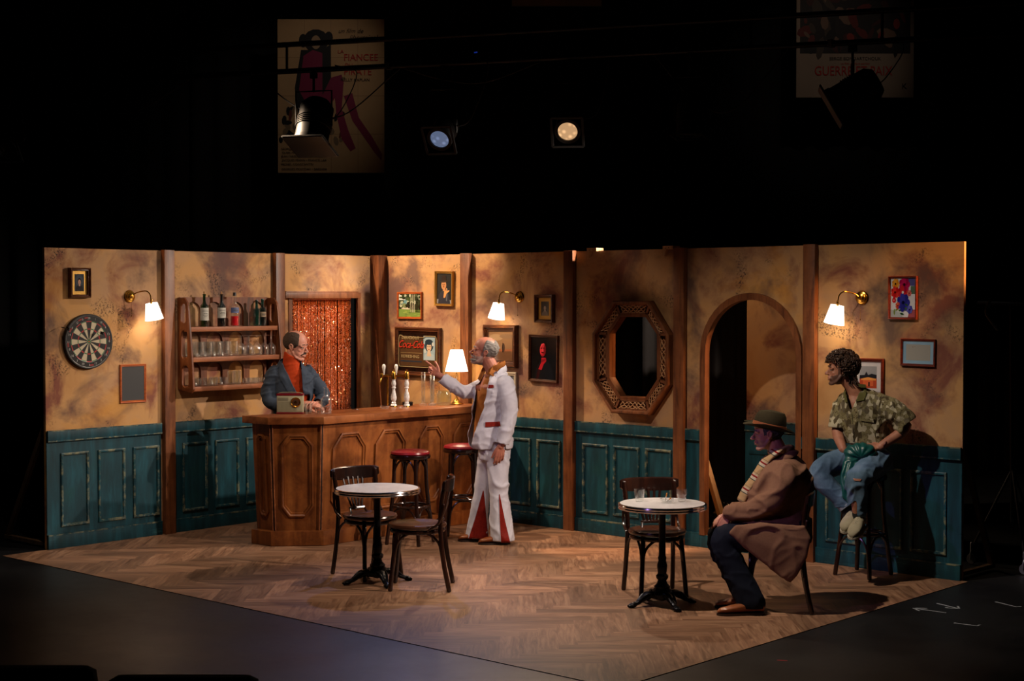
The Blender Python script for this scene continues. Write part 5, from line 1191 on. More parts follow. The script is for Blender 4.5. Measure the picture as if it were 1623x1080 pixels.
def ribbon(A, B, target, name, mat, parent, off=.003, thick=.003, nu=8, nv=None, dirv=(0, 1, 0), color=None):
    """cloth piece laid on a garment: A and B are its two side edges as (x, z)"""
    trees = target if isinstance(target, list) else [target]; d = V(dirv).normalized()
    nv = nv or max(6, int(sum((V(p) - V(q)).length for p, q in zip(A, A[1:])) / .012))
    a, b = resamp(A, nv), resamp(B, nv); mb = MB(); grid = []; last = 0
    for i in range(nv + 1):
        row = []
        for j in range(nu + 1):
            p = a[i].lerp(b[i], j / nu); best = None
            for tr in trees:
                h = tr.ray_cast(p - d * 2, d)
                if h[0] is not None and (best is None or (h[0] - p).dot(d) < best): best = (h[0] - p).dot(d)
            row.append(best)
        grid.append(row)
    flat = [g for r_ in grid for g in r_ if g is not None]; mean = sum(flat) / len(flat) if flat else 0
    for r_ in grid:
        k = [g for g in r_ if g is not None]
        for j, g in enumerate(r_):
            if g is None: r_[j] = (sum(k) / len(k)) if k else mean
    for _ in range(2):
        g2 = [r_[:] for r_ in grid]
        for i in range(1, nv):
            for j in range(nu + 1): g2[i][j] = min(grid[i][j], (grid[i - 1][j] + grid[i][j] * 2 + grid[i + 1][j]) / 4)
        grid = g2
    for lay in (off + thick, off - .004):
        for i in range(nv + 1):
            for j in range(nu + 1):
                p = a[i].lerp(b[i], j / nu); mb.v.append(p + d * (grid[i][j] - lay))
    N = (nv + 1) * (nu + 1); W = nu + 1
    F = []
    for i in range(nv):
        for j in range(nu):
            q = (i * W + j, i * W + j + 1, (i + 1) * W + j + 1, (i + 1) * W + j); F += [q, tuple(x + N for x in q[::-1])]
    for i in range(nv): F += [(i * W, (i + 1) * W, (i + 1) * W + N, i * W + N), (i * W + nu, i * W + nu + N, (i + 1) * W + nu + N, (i + 1) * W + nu)]
    for j in range(nu): F += [(j, j + N, j + 1 + N, j + 1), (nv * W + j, nv * W + j + 1, nv * W + j + 1 + N, nv * W + j + N)]
    for f in F: mb.f.append(list(f)); mb.mi.append(0); mb.c.append((1, 1, 1, 1))
    return mb.build(name, mat, parent, sharp=50)
def plate(pts, th, name, mat, parent):
    P_ = [V(p) for p in pts]; n = (P_[1] - P_[0]).cross(P_[-1] - P_[0]).normalized() * th; m = len(P_); mb = MB(); c = sum(P_, V((0, 0, 0))) / m
    mb.add(P_ + [p + n for p in P_] + [c, c + n], [(i, (i + 1) % m, 2 * m) for i in range(m)] + [(m + (i + 1) % m, m + i, 2 * m + 1) for i in range(m)] + [(i, m + i, m + (i + 1) % m, (i + 1) % m) for i in range(m)])
    return mb.build(name, mat, parent)
def head_T(c, yaw, pitch=0, roll=0, s=1.0):
    return Matrix.Translation(c) @ Matrix.Rotation(R(yaw), 4, 'Z') @ Matrix.Rotation(R(-pitch), 4, 'Y') @ Matrix.Rotation(R(roll), 4, 'X') @ Matrix.Scale(s, 4)
def head_mb(T, jaw=1.0, nose=1.0, open_mouth=0.0):
    h = MB(); om = open_mouth
    h.ell((-.018, 0, .038), (.098, .076, .085), n=36)
    h.ell((.010, 0, -.008), (.068, .061, .088), n=28)
    h.ell((.040, 0, -.052), (.044, .036, .036), n=22)
    h.ell((.018, 0, -.066 - om * .5), (.058, .053 * jaw, .042), n=24)
    h.ell((.061, 0, -.097 - om), (.022, .024 * jaw, .017), n=16)
    for s in (-1, 1):
        h.tube([(.066, s * .010, .019), (.073, s * .028, .021), (.060, s * .050, .012)], .0095, 10)
        h.ell((.0625, s * .031, .0045), (.0128, .0165, .0085), n=14)
        h.ell((.0600, s * .031, -.0095), (.0125, .0155, .0060), n=14)
        h.ell((.042, s * .036, -.024), (.022, .020, .020), n=16)
        h.ell((.026, s * .034, -.046), (.034, .026, .038), n=16)
        h.tube([(-.002, s * .055, -.045), (.028, s * .049, -.085), (.058, s * .018, -.101 - om)], .0125, 10)
        h.ell((.090, s * .0115, -.0325), (.010, .0075, .0072), n=10)
        h.tube([V((-.012, s * .070, -.030)), V((.002, s * .075, -.012)), V((.0, s * .079, .008)), V((-.016, s * .082, .018)), V((-.028, s * .082, .004)), V((-.022, s * .078, -.016)), V((-.010, s * .073, -.032))], .0055, 8)
        h.ell((-.012, s * .071, -.006), (.014, .006, .020), n=12)
        h.tube([(.070, s * .030, -.060 - om * .4), (.0815, s * .016, -.0575), (.0855, s * .004, -.0545)], [.004, .0055, .006], 8)
        h.tube([(.070, s * .028, -.064 - om * .6), (.080, s * .014, -.0680 - om), (.0835, s * .003, -.0695 - om)], [.004, .0058, .0062], 8)
    h.tube([(.072, 0, .014), (.086, 0, -.010), (.096 + .004 * nose, 0, -.025), (.097 + .005 * nose, 0, -.030)], [.0075, .0088, .0104, .0100], 12)
    h.v = [T @ p for p in h.v]; return h
def eyes(T, parent, look=0.0):
    mb = MB()
    for s in (-1, 1): mb.ell((.0635, s * .031, -.0025), (.0115, .0120, .0085), n=14)
    mb.v = [T @ p for p in mb.v]; mb.build('eyeballs', plain('#8a827a', .3), parent)
    mb = MB()
    for s in (-1, 1): mb.ell((.0722, s * .031, -.0022), (.0034, .0058, .0055), n=10)
    mb.v = [T @ p for p in mb.v]; mb.build('irises', plain('#140d09', .2), parent)
    mb = MB()
    for s in (-1, 1): mb.tube([(.0700, s * .0165, -.001), (.0755, s * .030, .0035), (.0655, s * .0455, -.001)], .0015, 6)
    mb.v = [T @ p for p in mb.v]; mb.build('eyelashes', plain('#1a120e', .8), parent)
def brows(T, parent, m, r=.0042, lift=0):
    mb = MB()
    for s in (-1, 1): mb.tube([(.0775, s * .012, .022 + lift), (.0815, s * .029, .027 + lift), (.068, s * .049, .021 + lift)], [(r, r * .8)] * 3, 8)
    mb.v = [T @ p for p in mb.v]; mb.build('eyebrows', m, parent)
def cap(T, mask, parent, mat, name='hair', amp=.010, freq=60, base=.94, c=(-.018, 0, .036), r=(.106, .084, .092), n=128, stretch=(1, 1, 1)):
    mb = MB(); mb.ell((0, 0, 0), (1, 1, 1), n=n); out = []
    for p in mb.v:
        d = p.normalized(); q = V((d.x * r[0], d.y * r[1], d.z * r[2])); k = mask(q + V(c))
        nz = noise.noise(V((q.x * freq * stretch[0], q.y * freq * stretch[1], q.z * freq * stretch[2])))
        out.append(T @ (q * (base - .10 + .16 * k + (amp / .09) * nz * k) + V(c)))
    mb.v = out; return mb.build(name, mat, parent)
def hairmask(front, bald, wide=.05, nape=-.075, k=1.0, ear=.0):
    def f(p):
        m1 = sst(front + .010, front - .008, p.x + .25 * max(0, p.z - .06) - .35 * max(0, .03 - p.z) * 0)
        zl = nape + (ear - nape) * sst(-.045, -.010, p.x)
        m2 = sst(zl - .004, zl + .010, p.z)
        sb = sst(.030, .020, abs(p.x - .008)) * sst(-.03, -.02, p.z) * .7 * sst(.05, .06, abs(p.y))
        bl = bald * sst(.062, .085, p.z) * sst(-.085, -.055, p.x) * (1 - sst(wide - .012, wide + .012, abs(p.y)))
        return k * m1 * max(m2, sb) * (1 - bl)
    return f
def sst(a, b, x): t_ = max(0, min(1, (x - a) / (b - a))); return t_ * t_ * (3 - 2 * t_)
def hand(mb, wrist, d, n, s_, curls, spread=.08, thumb=(.55, .8, .25), tcurl=.4, k=1.0):
    """d: wrist to knuckles, n: palm side, s_: thumb side"""
    w = V(wrist); d = V(d).normalized(); n = V(n); n = (n - d * n.dot(d)).normalized(); s = V(s_); s = (s - d * s.dot(d) - n * s.dot(n)).normalized()
    L = [.074, .082, .076, .060]; KN = [.088, .091, .086, .078]; RF = [.0088, .0090, .0086, .0078]
    for i in range(4):
        kn = w + d * KN[i] * k + s * (1.5 - i) * .0195 * k
        mb.tube([w + d * .004 + s * (1.5 - i) * .009 * k, w.lerp(kn, .5) + s * (1.5 - i) * .003, kn], [.012 * k, .0125 * k, .0105 * k], 10)
        c = curls[i]; dd = (d + s * (1.5 - i) * spread).normalized(); p = kn; ang = 0; pts = [p]; rr_ = [RF[i] * 1.08 * k]
        for fr, cf in ((.46, .8), (.30, 1.1), (.24, .8)):
            ang += c * cf; v = dd * math.cos(ang) + n * math.sin(ang); p = p + v * L[i] * fr * k; pts.append(p); rr_.append(RF[i] * k * (.98 if fr > .4 else .92 if fr > .28 else .82))
        mb.tube(pts, rr_, 10)
    mb.ell(w + d * .045 * k - n * .001, (.030 * k,) * 3, n=14) if False else None
    b = w + d * .022 * k + s * .020 * k; v = (d * thumb[0] + s * thumb[1] + n * thumb[2]).normalized()
    m1 = b + v * .040 * k; v2 = (v + d * tcurl - s * tcurl * .4 + n * .1).normalized(); m2 = m1 + v2 * .030 * k; m3 = m2 + (v2 + d * .2).normalized() * .024 * k
    mb.tube([w + d * .008 + s * .010 * k, b, m1, m2, m3], [.012 * k, .0145 * k, .0115 * k, .0105 * k, .0085 * k], 10)
def m_skin(name, h, h2, spot_=0.0):
    t = NT(name); v = t.coord(); a = t.noise(v, 18, 5, .6); col = t.mix(t.ramp(a, [(.4, 0.), (.7, .6)]), h, h2)
    t.bump(t.noise(v, 160, 3), .08, .001); t.b.inputs['Subsurface Weight'].default_value = .08
    t.b.inputs['Subsurface Radius'].default_value = (.01, .004, .002)
    return t.done(col, .5, spec=.35)
SK1 = m_skin('skin_ruddy', '#b3755f', '#8e4a40'); SK2 = m_skin('skin_pale', '#bd8672', '#a05c50'); SK3 = m_skin('skin_olive', '#a8735a', '#7e4c3c')
def m_cloth(name, a, b, sc=40, rough=.85, bump=.15, stretch=(1, 1, 1)):
    t = NT(name); v = t.coord(stretch); f = t.noise(v, sc, 4, .6)
    t.bump(t.noise(t.coord(), 260, 2), bump, .001)
    return t.done(t.mix(f, a, b), rough, spec=.15)
def limb(mb, pts, rad, n=16, side=None): mb.tube(bez(pts, 5), interp(rad, (len(pts) - 1) * 5 + 1), n, side=side)
def interp(r_, n):
    m = len(r_) - 1; out = []
    for i in range(n):
        x = i / (n - 1) * m; k = min(m - 1, int(x)); a, b = r_[k], r_[k + 1]; f = x - k
        if isinstance(a, tuple) or isinstance(b, tuple):
            a = a if isinstance(a, tuple) else (a, a); b = b if isinstance(b, tuple) else (b, b); out.append(tuple(p + (q - p) * f for p, q in zip(a, b)))
        else: out.append(a + (b - a) * f)
    return out
def shoe(parent, heel, toe, m_up, m_sole, h=.075, w_=.043, name='shoe', laces=None):
    h0, t0 = V(heel), V(toe); d = (t0 - h0); L = d.length; d.normalize(); up = V((0, 0, 1)); up = (up - d * up.dot(d)).normalized(); s = d.cross(up)
    T = Matrix(((d.x, s.x, up.x, h0.x), (d.y, s.y, up.y, h0.y), (d.z, s.z, up.z, h0.z), (0, 0, 0, 1))); mb = MB()
    def sec(z): return z
    prof = [(0, .030, .0), (.12, .036, 0), (.35, .033, 0), (.6, .043, 0), (.8, .042, 0), (.93, .030, 0), (1, .012, 0)]
    rings = []; n = 16
    for x, w2, _ in prof:
        hh = h * (1.0 if x < .3 else 1.0 - (x - .3) / .7 * .62); w2 *= w_ / .043
        if x == 0: hh *= .85
        if x == 1: hh *= .6
        for i in range(n):
            a = 2 * PI * i / n; y = math.cos(a) * w2; z = .014 + (math.sin(a) * .5 + .5) ** (.7) * hh; rings.append(T @ V((x * L, y, max(.014, z))))
    m = len(prof); mb.add(rings, [(k * n + i, (k + 1) * n + i, (k + 1) * n + (i + 1) % n, k * n + (i + 1) % n) for k in range(m - 1) for i in range(n)] + [tuple(range(n)), tuple((m - 1) * n + i for i in range(n))[::-1]])
    o = mb.build(name, m_up, parent, sharp=60)
    mb = MB(); pts = []
    for x, w2, _ in prof: pts.append((x * L, w2 * w_ / .043 + .003))
    loop = [(x, y) for x, y in pts] + [(L + .006, 0)] + [(x, -y) for x, y in pts[::-1]]
    N = len(loop); vs = [T @ V((x, y, z)) for z in (.001, .015) for x, y in loop]
    mb.add(vs, [tuple(range(N)), tuple(range(N, 2 * N))[::-1]] + [(i, (i + 1) % N, N + (i + 1) % N, N + i) for i in range(N)]); mb.build('sole', m_sole, o)
    mb = MB()
    for k in range(4):
        x = L * (.36 + .07 * k); z = .014 + h * (1 - (x / L - .3) / .7 * .62) - .001; mb.tube([T @ V((x - .006, -.018, z - .004)), T @ V((x + .003, 0, z + .003)), T @ V((x - .006, .018, z - .004))], .0018, 5)
    mb.build('laces', laces or M_BLACK, o)
    return o
FRZ = 0.7339
def figure(label, loc_, deg): t = thing('person', label, 'person', loc_, R(deg)); return t
def paint(o, T, mask, mat):
    """faces of the skin that carry stubble get their own material"""
    o.data.materials.append(mat); Ti = T.inverted()
    for p in o.data.polygons:
        if mask(Ti @ p.center): p.material_index = 1

# ------------------------------------------------ man in the white suit
P = figure('standing balding man in a white flared suit, pointing with his raised hand', (2.405, -0.985, 0), 43)
T = head_T((-.062, .0, 1.588), 186, 13, 0, 1.03)
b = head_mb(T, 1.0, 1.2)
limb(b, [(.03, 0, 1.38), (.010, 0, 1.45), (-.035, 0, 1.53)], [.066, .060, .058])
b.rings([(.03, 0, .80, .10, .13), (.02, 0, .95, .10, .12), (.01, 0, 1.1, .10, .13), (.01, 0, 1.3, .10, .15), (.02, 0, 1.40, .07, .09)], 20)
limb(b, [(-.01, .11, 1.32), (-.21, .00, 1.25), (-.40, .0, 1.375), (-.43, 0, 1.395)], [.045, .04, .028, .027])
limb(b, [(.09, -.11, 1.30), (.15, -.16, 1.07), (.095, -.19, .85), (.08, -.195, .82)], [.045, .04, .028, .027])
hand(b, (-.425, 0, 1.39), (-.78, -.05, .58), (-.1, -1, -.1), (.55, 0, .83), [.03, 1.25, 1.35, 1.4], .02, (.62, .62, -.1), .35, 1.0)
hand(b, (.083, -.195, .83), (-.12, .02, -1), (-.2, 1, 0), (-1, -.1, 0), [.25, .3, .35, .4], .05, (.8, .45, .2), .3, 1.05)
for s, (hx, hy), (kx, ky), (ax, ay) in ((0, (.06, -.07), (.065, -.08), (.105, -.09)), (1, (-.005, .08), (-.07, .08), (-.06, .075))):
    limb(b, [(hx, hy, .82), (kx, ky, .44), (ax, ay, .06)], [.08, .05, .038]); b.tube([(ax, ay, .05), (ax - .12, ay - .01, .03)], [.034, .024], 12)
bo = remesh(b, .0045, 2, 'body', SK1, P); paint(bo, T, lambda q: (q.z < -.045 and q.x > -.01 and q.z > -.13 and not (q.x > .074 and q.z > -.074)) or (q.z < -.01 and -.0 < q.x < .02 and q.z > -.13), m_skin('grey_stubble', '#a58478', '#7c6258'))
eyes(T, P); WH_ = m_cloth('white_hair', '#8f8a84', '#5f5a56', 60, .9, .2, (1, 1, 3)); brows(T, P, plain('#8a8580', .9))
cap(T, hairmask(.012, 1.0, .056, -.100, .98), P, WH_, amp=.005, freq=60, stretch=(.7, .7, 1.5))
cap(T, lambda p: sst(-.070, -.080, p.z) * sst(.030, .050, p.x), P, WH_, name='beard', amp=.005, freq=70, c=(.012, 0, -.058), r=(.080, .058, .062), base=.96)
mb = MB(); mb.tube([(.074, -.028, -.058), (.088, -.012, -.047), (.091, 0, -.045), (.088, .012, -.047), (.074, .028, -.058)], [.003, .0045, .005, .0045, .003], 8); mb.v = [T @ p for p in mb.v]; mb.build('moustache', WH_, P)
# trousers
SUIT = m_cloth('white_suit_cloth', '#d2d1da', '#bab9c6', 30, .8); SHIRT = m_cloth('tan_shirt_cloth', '#a5662e', '#8a5022', 40, .75)
VELV = m_cloth('red_velvet', '#9a2416', '#4c0e0a', 70, .6, .4)
m = MB()
m.rings([(.10, -.09, .018, .10, .095), (.092, -.088, .10, .094, .09), (.078, -.085, .25, .086, .085), (.068, -.08, .42, .078, .08), (.060, -.075, .60, .088, .09), (.05, -.06, .74, .10, .105)], 28, 2.2)
m.rings([(-.115, .075, .018, .098, .095), (-.108, .078, .10, .088, .09), (-.092, .08, .25, .074, .082), (-.070, .08, .42, .068, .078), (-.035, .075, .60, .082, .088), (.0, .06, .74, .10, .105)], 28, 2.2)
m.rings([(.03, 0, .70, .125, .15), (.03, 0, .80, .13, .155), (.02, 0, .90, .125, .15), (.02, 0, .95, .12, .145)], 28)
tr = remesh(m, .009, 3, 'trousers', SUIT, P, folds(.0085, 10, 7, 3, .2), cut=lambda p: p.z < .03, thick=-.003); tb_ = bvh(tr)
ribbon([(-.065, .43), (-.13, .20), (-.185, .03)], [(-.058, .43), (-.035, .20), (-.018, .02)], tb_, 'velvet_gusset', VELV, P)
ribbon([(.068, .42), (.075, .2), (.085, .022)], [(.074, .42), (.118, .2), (.160, .025)], tb_, 'velvet_gusset', VELV, P)
# shirt
m = MB(); m.rings([(.0, 0, .82, .155, .14), (-.005, 0, .95, .135, .135), (.005, 0, 1.1, .13, .14), (.015, 0, 1.25, .13, .155), (.03, 0, 1.36, .10, .13), (.035, 0, 1.42, .072, .072), (.04, 0, 1.455, .072, .07)], 28)
sh = remesh(m, .008, 3, 'shirt', SHIRT, P, folds(.002, 10, 14), cut=lambda p: p.y < .02 and p.z > 1.27 and p.x < -.0 and (abs(p.x - (-.045 - (1.45 - p.z) * .28)) < .006 + (p.z - 1.27) * .12) or p.z > 1.452)
# jacket: torso + sleeves, open at the front
m = MB()
m.rings([(.02, .0, .765, .155, .165), (.0, .0, .82, .185, .165), (-.01, 0, .92, .175, .16), (.0, 0, 1.03, .155, .155), (.01, 0, 1.15, .155, .165), (.02, 0, 1.27, .15, .18), (.03, 0, 1.34, .125, .175), (.04, 0, 1.385, .095, .12), (.045, 0, 1.42, .08, .085)], 32)
limb(m, [(.0, .12, 1.335), (-.09, .085, 1.285), (-.215, .01, 1.255), (-.33, .0, 1.315), (-.415, 0, 1.378)], [.078, .066, .056, .050, .046])
limb(m, [(.11, -.12, 1.32), (.145, -.155, 1.20), (.155, -.165, 1.07), (.125, -.185, .94), (.090, -.19, .815)], [.080, .072, .062, .056, .052])
def jcut(p):
    if p.z < .785: return True
    if (p - V((.092, -.19, .838))).dot(V((-.2, 0, -1))) > 0 and (p - V((.088, -.19, .80))).length < .075 and p.y < -.14: return True
    if (p - V((-.412, 0, 1.376))).dot(V((-.8, 0, .6))) > 0: return True
    if p.z > 1.40: return p.x < .04 or p.z > 1.425
    if p.y > .06: return False
    xl = [(.76, -.30), (.80, -.24), (.90, -.20), (1.14, -.135), (1.44, -.10)]; xr = [(.76, -.13), (.80, -.165), (.90, -.145), (1.14, -.062), (1.44, .0)]
    def it(t_, z):
        for (z0, a), (z1, c_) in zip(t_, t_[1:]):
            if z <= z1: return a + (c_ - a) * (z - z0) / (z1 - z0)
        return t_[-1][1]
    return p.x < it(xr, p.z) and p.x > it(xl, p.z) and p.y < .02 and not (p.x < -.14 and p.z > 1.16)
jk = remesh(m, .008, 4, 'jacket', SUIT, P, folds(.0095, 8, 12, 7, .55), cut=jcut, thick=-.004); jb = bvh(jk)
ribbon([(.035, 1.43), (.0, 1.37), (-.02, 1.30), (-.055, 1.16), (-.10, 1.02)], [(.055, 1.43), (.055, 1.36), (.015, 1.30), (-.022, 1.16), (-.09, 1.02)], jb, 'lapel', SUIT, P, off=.004, thick=.003)
plate([(.075, .03, 1.505), (.085, -.045, 1.50), (.060, -.085, 1.455), (.035, -.135, 1.375), (-.012, -.110, 1.415), (.01, -.085, 1.46), (.03, -.05, 1.485)], .006, 'shirt_collar', SHIRT, P)
plate([(-.055, .04, 1.47), (-.075, .0, 1.43), (-.105, -.02, 1.36), (-.085, -.03, 1.34), (-.055, -.02, 1.40), (-.035, .0, 1.45)], .006, 'shirt_collar', SHIRT, P)
mb = MB(); mb.tube([(.045 + .072 * math.cos(a), .078 * math.sin(a), 1.455 + .035 * math.cos(a)) for a in (2 * PI * i / 24 for i in range(24))], [(.024, .008)] * 24, 10, side=(0, 0, 1), closed=True); mb.build('collar_band', SHIRT, P)
mb = MB(); mb.tube(bez([(.02, .10, 1.42), (.10, .06, 1.455), (.125, 0, 1.455), (.095, -.07, 1.43), (.045, -.115, 1.385), (.0, -.13, 1.33)], 5), interp([(.018, .008), (.026, .009), (.028, .009), (.026, .009), (.022, .007), (.006, .004)], 26), 10, side=(-.3, 0, 1)); mb.build('jacket_collar', SUIT, P)
ribbon([(-.060, 1.325), (-.052, 1.296)], [(.022, 1.322), (.026, 1.300)], jb, 'pocket_square', VELV, P, off=.008, thick=.008)
ribbon([(-.045, 1.015), (-.045, .975)], [(.075, 1.02), (.080, .985)], jb, 'pocket_flap', VELV, P, off=.004, thick=.004)
BR = plain('#7c4220', .3, 0, .2, 12)
shoe(P, (.155, -.085, 0), (-.10, -.125, 0), BR, plain('#1c100a', .5)); shoe(P, (-.03, .075, 0), (-.27, .045, 0), BR, plain('#1c100a', .5))

# ------------------------------------------------ barman
P = figure('man with moustache in grey-blue jacket and orange turtleneck, hands clasped on the bar', (0.78, -1.74, 0), 50)
T = head_T((.028, -.02, 1.617), -24, -9, 0, 1.07)
b = head_mb(T, 1.02, 1.0)
limb(b, [(-.03, 0, 1.43), (-.015, -.01, 1.50), (.0, -.015, 1.56)], [.065, .06, .06])
b.rings([(.0, .05, .80, .13, .10), (-.01, .03, 1.0, .12, .09), (-.02, .01, 1.25, .13, .09), (-.02, 0, 1.40, .11, .07), (-.02, 0, 1.46, .06, .06)], 20)
limb(b, [(-.14, -.02, 1.35), (-.20, -.06, 1.16), (.07, -.15, 1.10), (.10, -.155, 1.10)], [.045, .042, .03, .029])
limb(b, [(.11, .03, 1.35), (.25, .02, 1.19), (.20, -.11, 1.11), (.185, -.13, 1.11)], [.045, .042, .03, .029])
hand(b, (.105, -.155, 1.108), (.9, -.28, .12), (-.1, .5, -1), (.25, -.5, .9), [.5, .55, .6, .7], .03, (.6, .6, .3), .3, 1.08)
hand(b, (.195, -.105, 1.130), (-.6, -.62, .12), (.2, .2, -1), (-.7, .6, .4), [.6, .65, .7, .7], .03, (.6, .6, .2), .3, 1.08)
for hx in (-.07, .09): limb(b, [(hx, .06, .84), (hx, .07, .45), (hx, .08, .06)], [.08, .05, .04]); b.tube([(hx, .08, .04), (hx + .02, -.05, .03)], [.032, .026], 12)
remesh(b, .0045, 2, 'body', SK2, P)
eyes(T, P); DH = plain('#3a2c22', .9, 0, .4, 90, .3); brows(T, P, DH)
cap(T, hairmask(.046, .75, .036, -.078, .80), P, DH, amp=.004, freq=150, stretch=(.6, .6, 1.5))
mb = MB(); mb.tube([(.068, -.033, -.060), (.083, -.018, -.049), (.0900, -.004, -.0455), (.0900, .004, -.0455), (.083, .018, -.049), (.068, .033, -.060)], [.0035, .0062, .0062, .0062, .0062, .0035], 8); mb.v = [T @ p for p in mb.v]; mb.build('moustache', plain('#2a1d16', .9, 0, .3, 90), P)
OR = m_cloth('orange_knit', '#b03c14', '#8e2c0e', 60, .85, .3); JB = m_cloth('grey_blue_cloth', '#3c4654', '#2c3542', 60, .8, .2)
m = MB(); m.rings([(.0, .04, .85, .15, .11), (-.01, .02, 1.05, .14, .11), (-.01, .0, 1.25, .15, .105), (-.015, -.005, 1.38, .12, .085), (-.02, -.01, 1.44, .078, .075), (-.018, -.01, 1.48, .070, .068), (-.014, -.012, 1.52, .070, .069), (-.010, -.012, 1.555, .068, .067), (-.008, -.012, 1.60, .064, .064)], 28)
tn = remesh(m, .008, 3, 'turtleneck', OR, P, folds(.004, 8, 26, 2, .1), cut=lambda p: p.z > 1.545 - (p.x + .01) * .55, thick=-.003)
m = MB()
m.rings([(.0, .04, .78, .175, .135), (.0, .035, .95, .165, .13), (-.005, .02, 1.1, .165, .13), (-.01, .0, 1.25, .175, .13), (-.012, 0, 1.35, .18, .12), (-.015, .0, 1.405, .15, .10), (-.020, 0, 1.445, .115, .085), (-.026, 0, 1.485, .088, .078), (-.03, 0, 1.51, .075, .07)], 32)
limb(m, [(-.150, -.01, 1.375), (-.195, -.03, 1.28), (-.205, -.065, 1.15), (-.09, -.115, 1.118), (.075, -.15, 1.112)], [.074, .066, .058, .052, .045])
limb(m, [(.12, .03, 1.375), (.185, .04, 1.30), (.255, .02, 1.195), (.24, -.05, 1.145), (.205, -.10, 1.128)], [.074, .062, .056, .050, .044])
def bcut(p):
    if p.z > 1.50 + p.y * .3: return True
    if p.x > .09 and p.z < 1.2 and (p - V((.197, -.11, 1.125))).dot(V((-.5, -.8, -.1))) > 0 and p.y < -.08: return True
    if 0 < p.x < .2 and p.z < 1.17 and p.y < -.09 and p.x > .07 and p.x < .13: return True
    if p.y > .0: return False
    z = p.z
    if z < 1.17: return False
    xl = .06 - (z - 1.17) * .47; xr = .082 - (z - 1.17) * .08
    return xl < p.x < xr
jk = remesh(m, .008, 4, 'jacket', JB, P, folds(.0100, 8, 18, 4, .45), cut=bcut, thick=-.004); jb = bvh(jk)
ribbon([(-.092, 1.50), (-.075, 1.44), (-.035, 1.34), (.015, 1.24), (.062, 1.16)], [(-.105, 1.49), (-.125, 1.41), (-.112, 1.345), (-.052, 1.24), (.052, 1.16)], jb, 'lapel', JB, P, off=.003, thick=.003)
ribbon([(.05, 1.47), (.058, 1.40), (.066, 1.34), (.078, 1.22)], [(.075, 1.47), (.118, 1.41), (.112, 1.35), (.086, 1.22)], jb, 'lapel', JB, P, off=.003, thick=.003)
m = MB(); m.rings([(-.07, .07, .03, .075, .09), (-.07, .065, .45, .085, .09), (-.05, .05, .80, .11, .12)], 20); m.rings([(.09, .07, .03, .075, .09), (.09, .065, .45, .085, .09), (.06, .05, .80, .11, .12)], 20); m.rings([(0, .05, .75, .155, .12), (0, .04, .92, .155, .12)], 20)
remesh(m, .011, 3, 'trousers', plain('#15161a', .85), P)
for hx in (-.08, .08): shoe(P, (hx, .14, 0), (hx + .03, -.12, 0), plain('#1a110c', .4), M_BLACK)

# ------------------------------------------------ seated man in the brown coat and hat
P = figure('seated man in brown overcoat, olive hat and striped scarf at the right-hand table', (5.57, -1.74, 0), 32.7)
T = head_T((.010, -.01, 1.150), 182, -5, 0, 1.0)
b = head_mb(T, 1.0, 1.3)
limb(b, [(.10, 0, .98), (.08, 0, 1.03), (.05, 0, 1.09)], [.065, .06, .06])
b.rings([(.18, 0, .47, .12, .15), (.14, 0, .6, .12, .15), (.12, 0, .8, .11, .15), (.11, 0, .93, .09, .13), (.10, 0, 1.0, .06, .06)], 20)
limb(b, [(.13, -.15, .92), (.05, -.20, .72), (-.22, -.16, .635), (-.25, -.155, .625)], [.045, .042, .03, .028])
limb(b, [(.11, .15, .92), (.04, .18, .72), (-.20, .0, .62), (-.22, -.01, .615)], [.045, .042, .03, .028])
hand(b, (-.235, -.155, .63), (-.42, .05, -.9), (.6, .7, 0), (-.7, .6, 0), [.25, .3, .3, .4], .04, (.75, .5, .2), .3, 1.05)
hand(b, (-.215, -.01, .62), (-.8, -.3, -.3), (.1, 0, -1), (-.2, -1, .2), [.3, .35, .4, .4], .04, (.75, .5, .2), .3, 1.05)
for s, ky, ay, kx, ax in ((-1, -.19, -.24, -.25, -.09), (1, .0, -.04, -.29, -.13)):
    limb(b, [(.17, ky * .6 + .04, .52), (kx, ky, .475), (ax, ay, .08)], [.08, .055, .038]); b.tube([(ax, ay, .05), (ax - .12, ay, .03)], [.032, .024], 12)
bo = remesh(b, .0045, 2, 'body', SK2, P); paint(bo, T, lambda q: q.z < -.042 and q.x > -.005 and q.z > -.125 and not (q.x > .074 and q.z > -.074), m_skin('faint_stubble', '#a87c6c', '#8a6458')); eyes(T, P); GH = plain('#3c3a42', .95, 0, .3, 90, .4); brows(T, P, plain('#57525a', .9))
cap(T, hairmask(.03, 0, .05, -.088, .85), P, GH, amp=.006, freq=90)
# hat
HT = T @ Matrix.Translation((-.016, 0, .036)) @ Matrix.Rotation(R(-17), 4, 'Y')
OL = m_cloth('olive_felt', '#37301c', '#262113', 60, .9, .2)
mb = MB(); mb.lathe([(.088, -.012), (.094, .0), (.098, .01), (.094, .045), (.086, .085), (.072, .108), (.045, .112), (.02, .102), (0, .098)], 40, sx=1.12, sy=.95)
mb.v = [V((p.x, p.y * (1 - .25 * sst(.05, .11, p.z) * sst(.0, .08, p.x)), p.z - .012 * sst(.06, .11, p.z) * sst(.0, .09, p.x))) for p in mb.v]
mb.v = [HT @ p for p in mb.v]; ht = mb.build('hat_crown', OL, P)
mb = MB(); prof = [(.088, -.010), (.11, -.006), (.135, -.004), (.158, .0), (.159, .004), (.135, .001), (.11, .0), (.092, .006)]
mb.lathe(prof, 48, sx=1.08, sy=.95); mb.v = [HT @ V((p.x, p.y, p.z + abs(p.y) ** 2 * .9 - .12 * max(0, p.x - .05) - .05 * max(0, -p.x - .05))) for p in mb.v]; mb.build('hat_brim', OL, P)
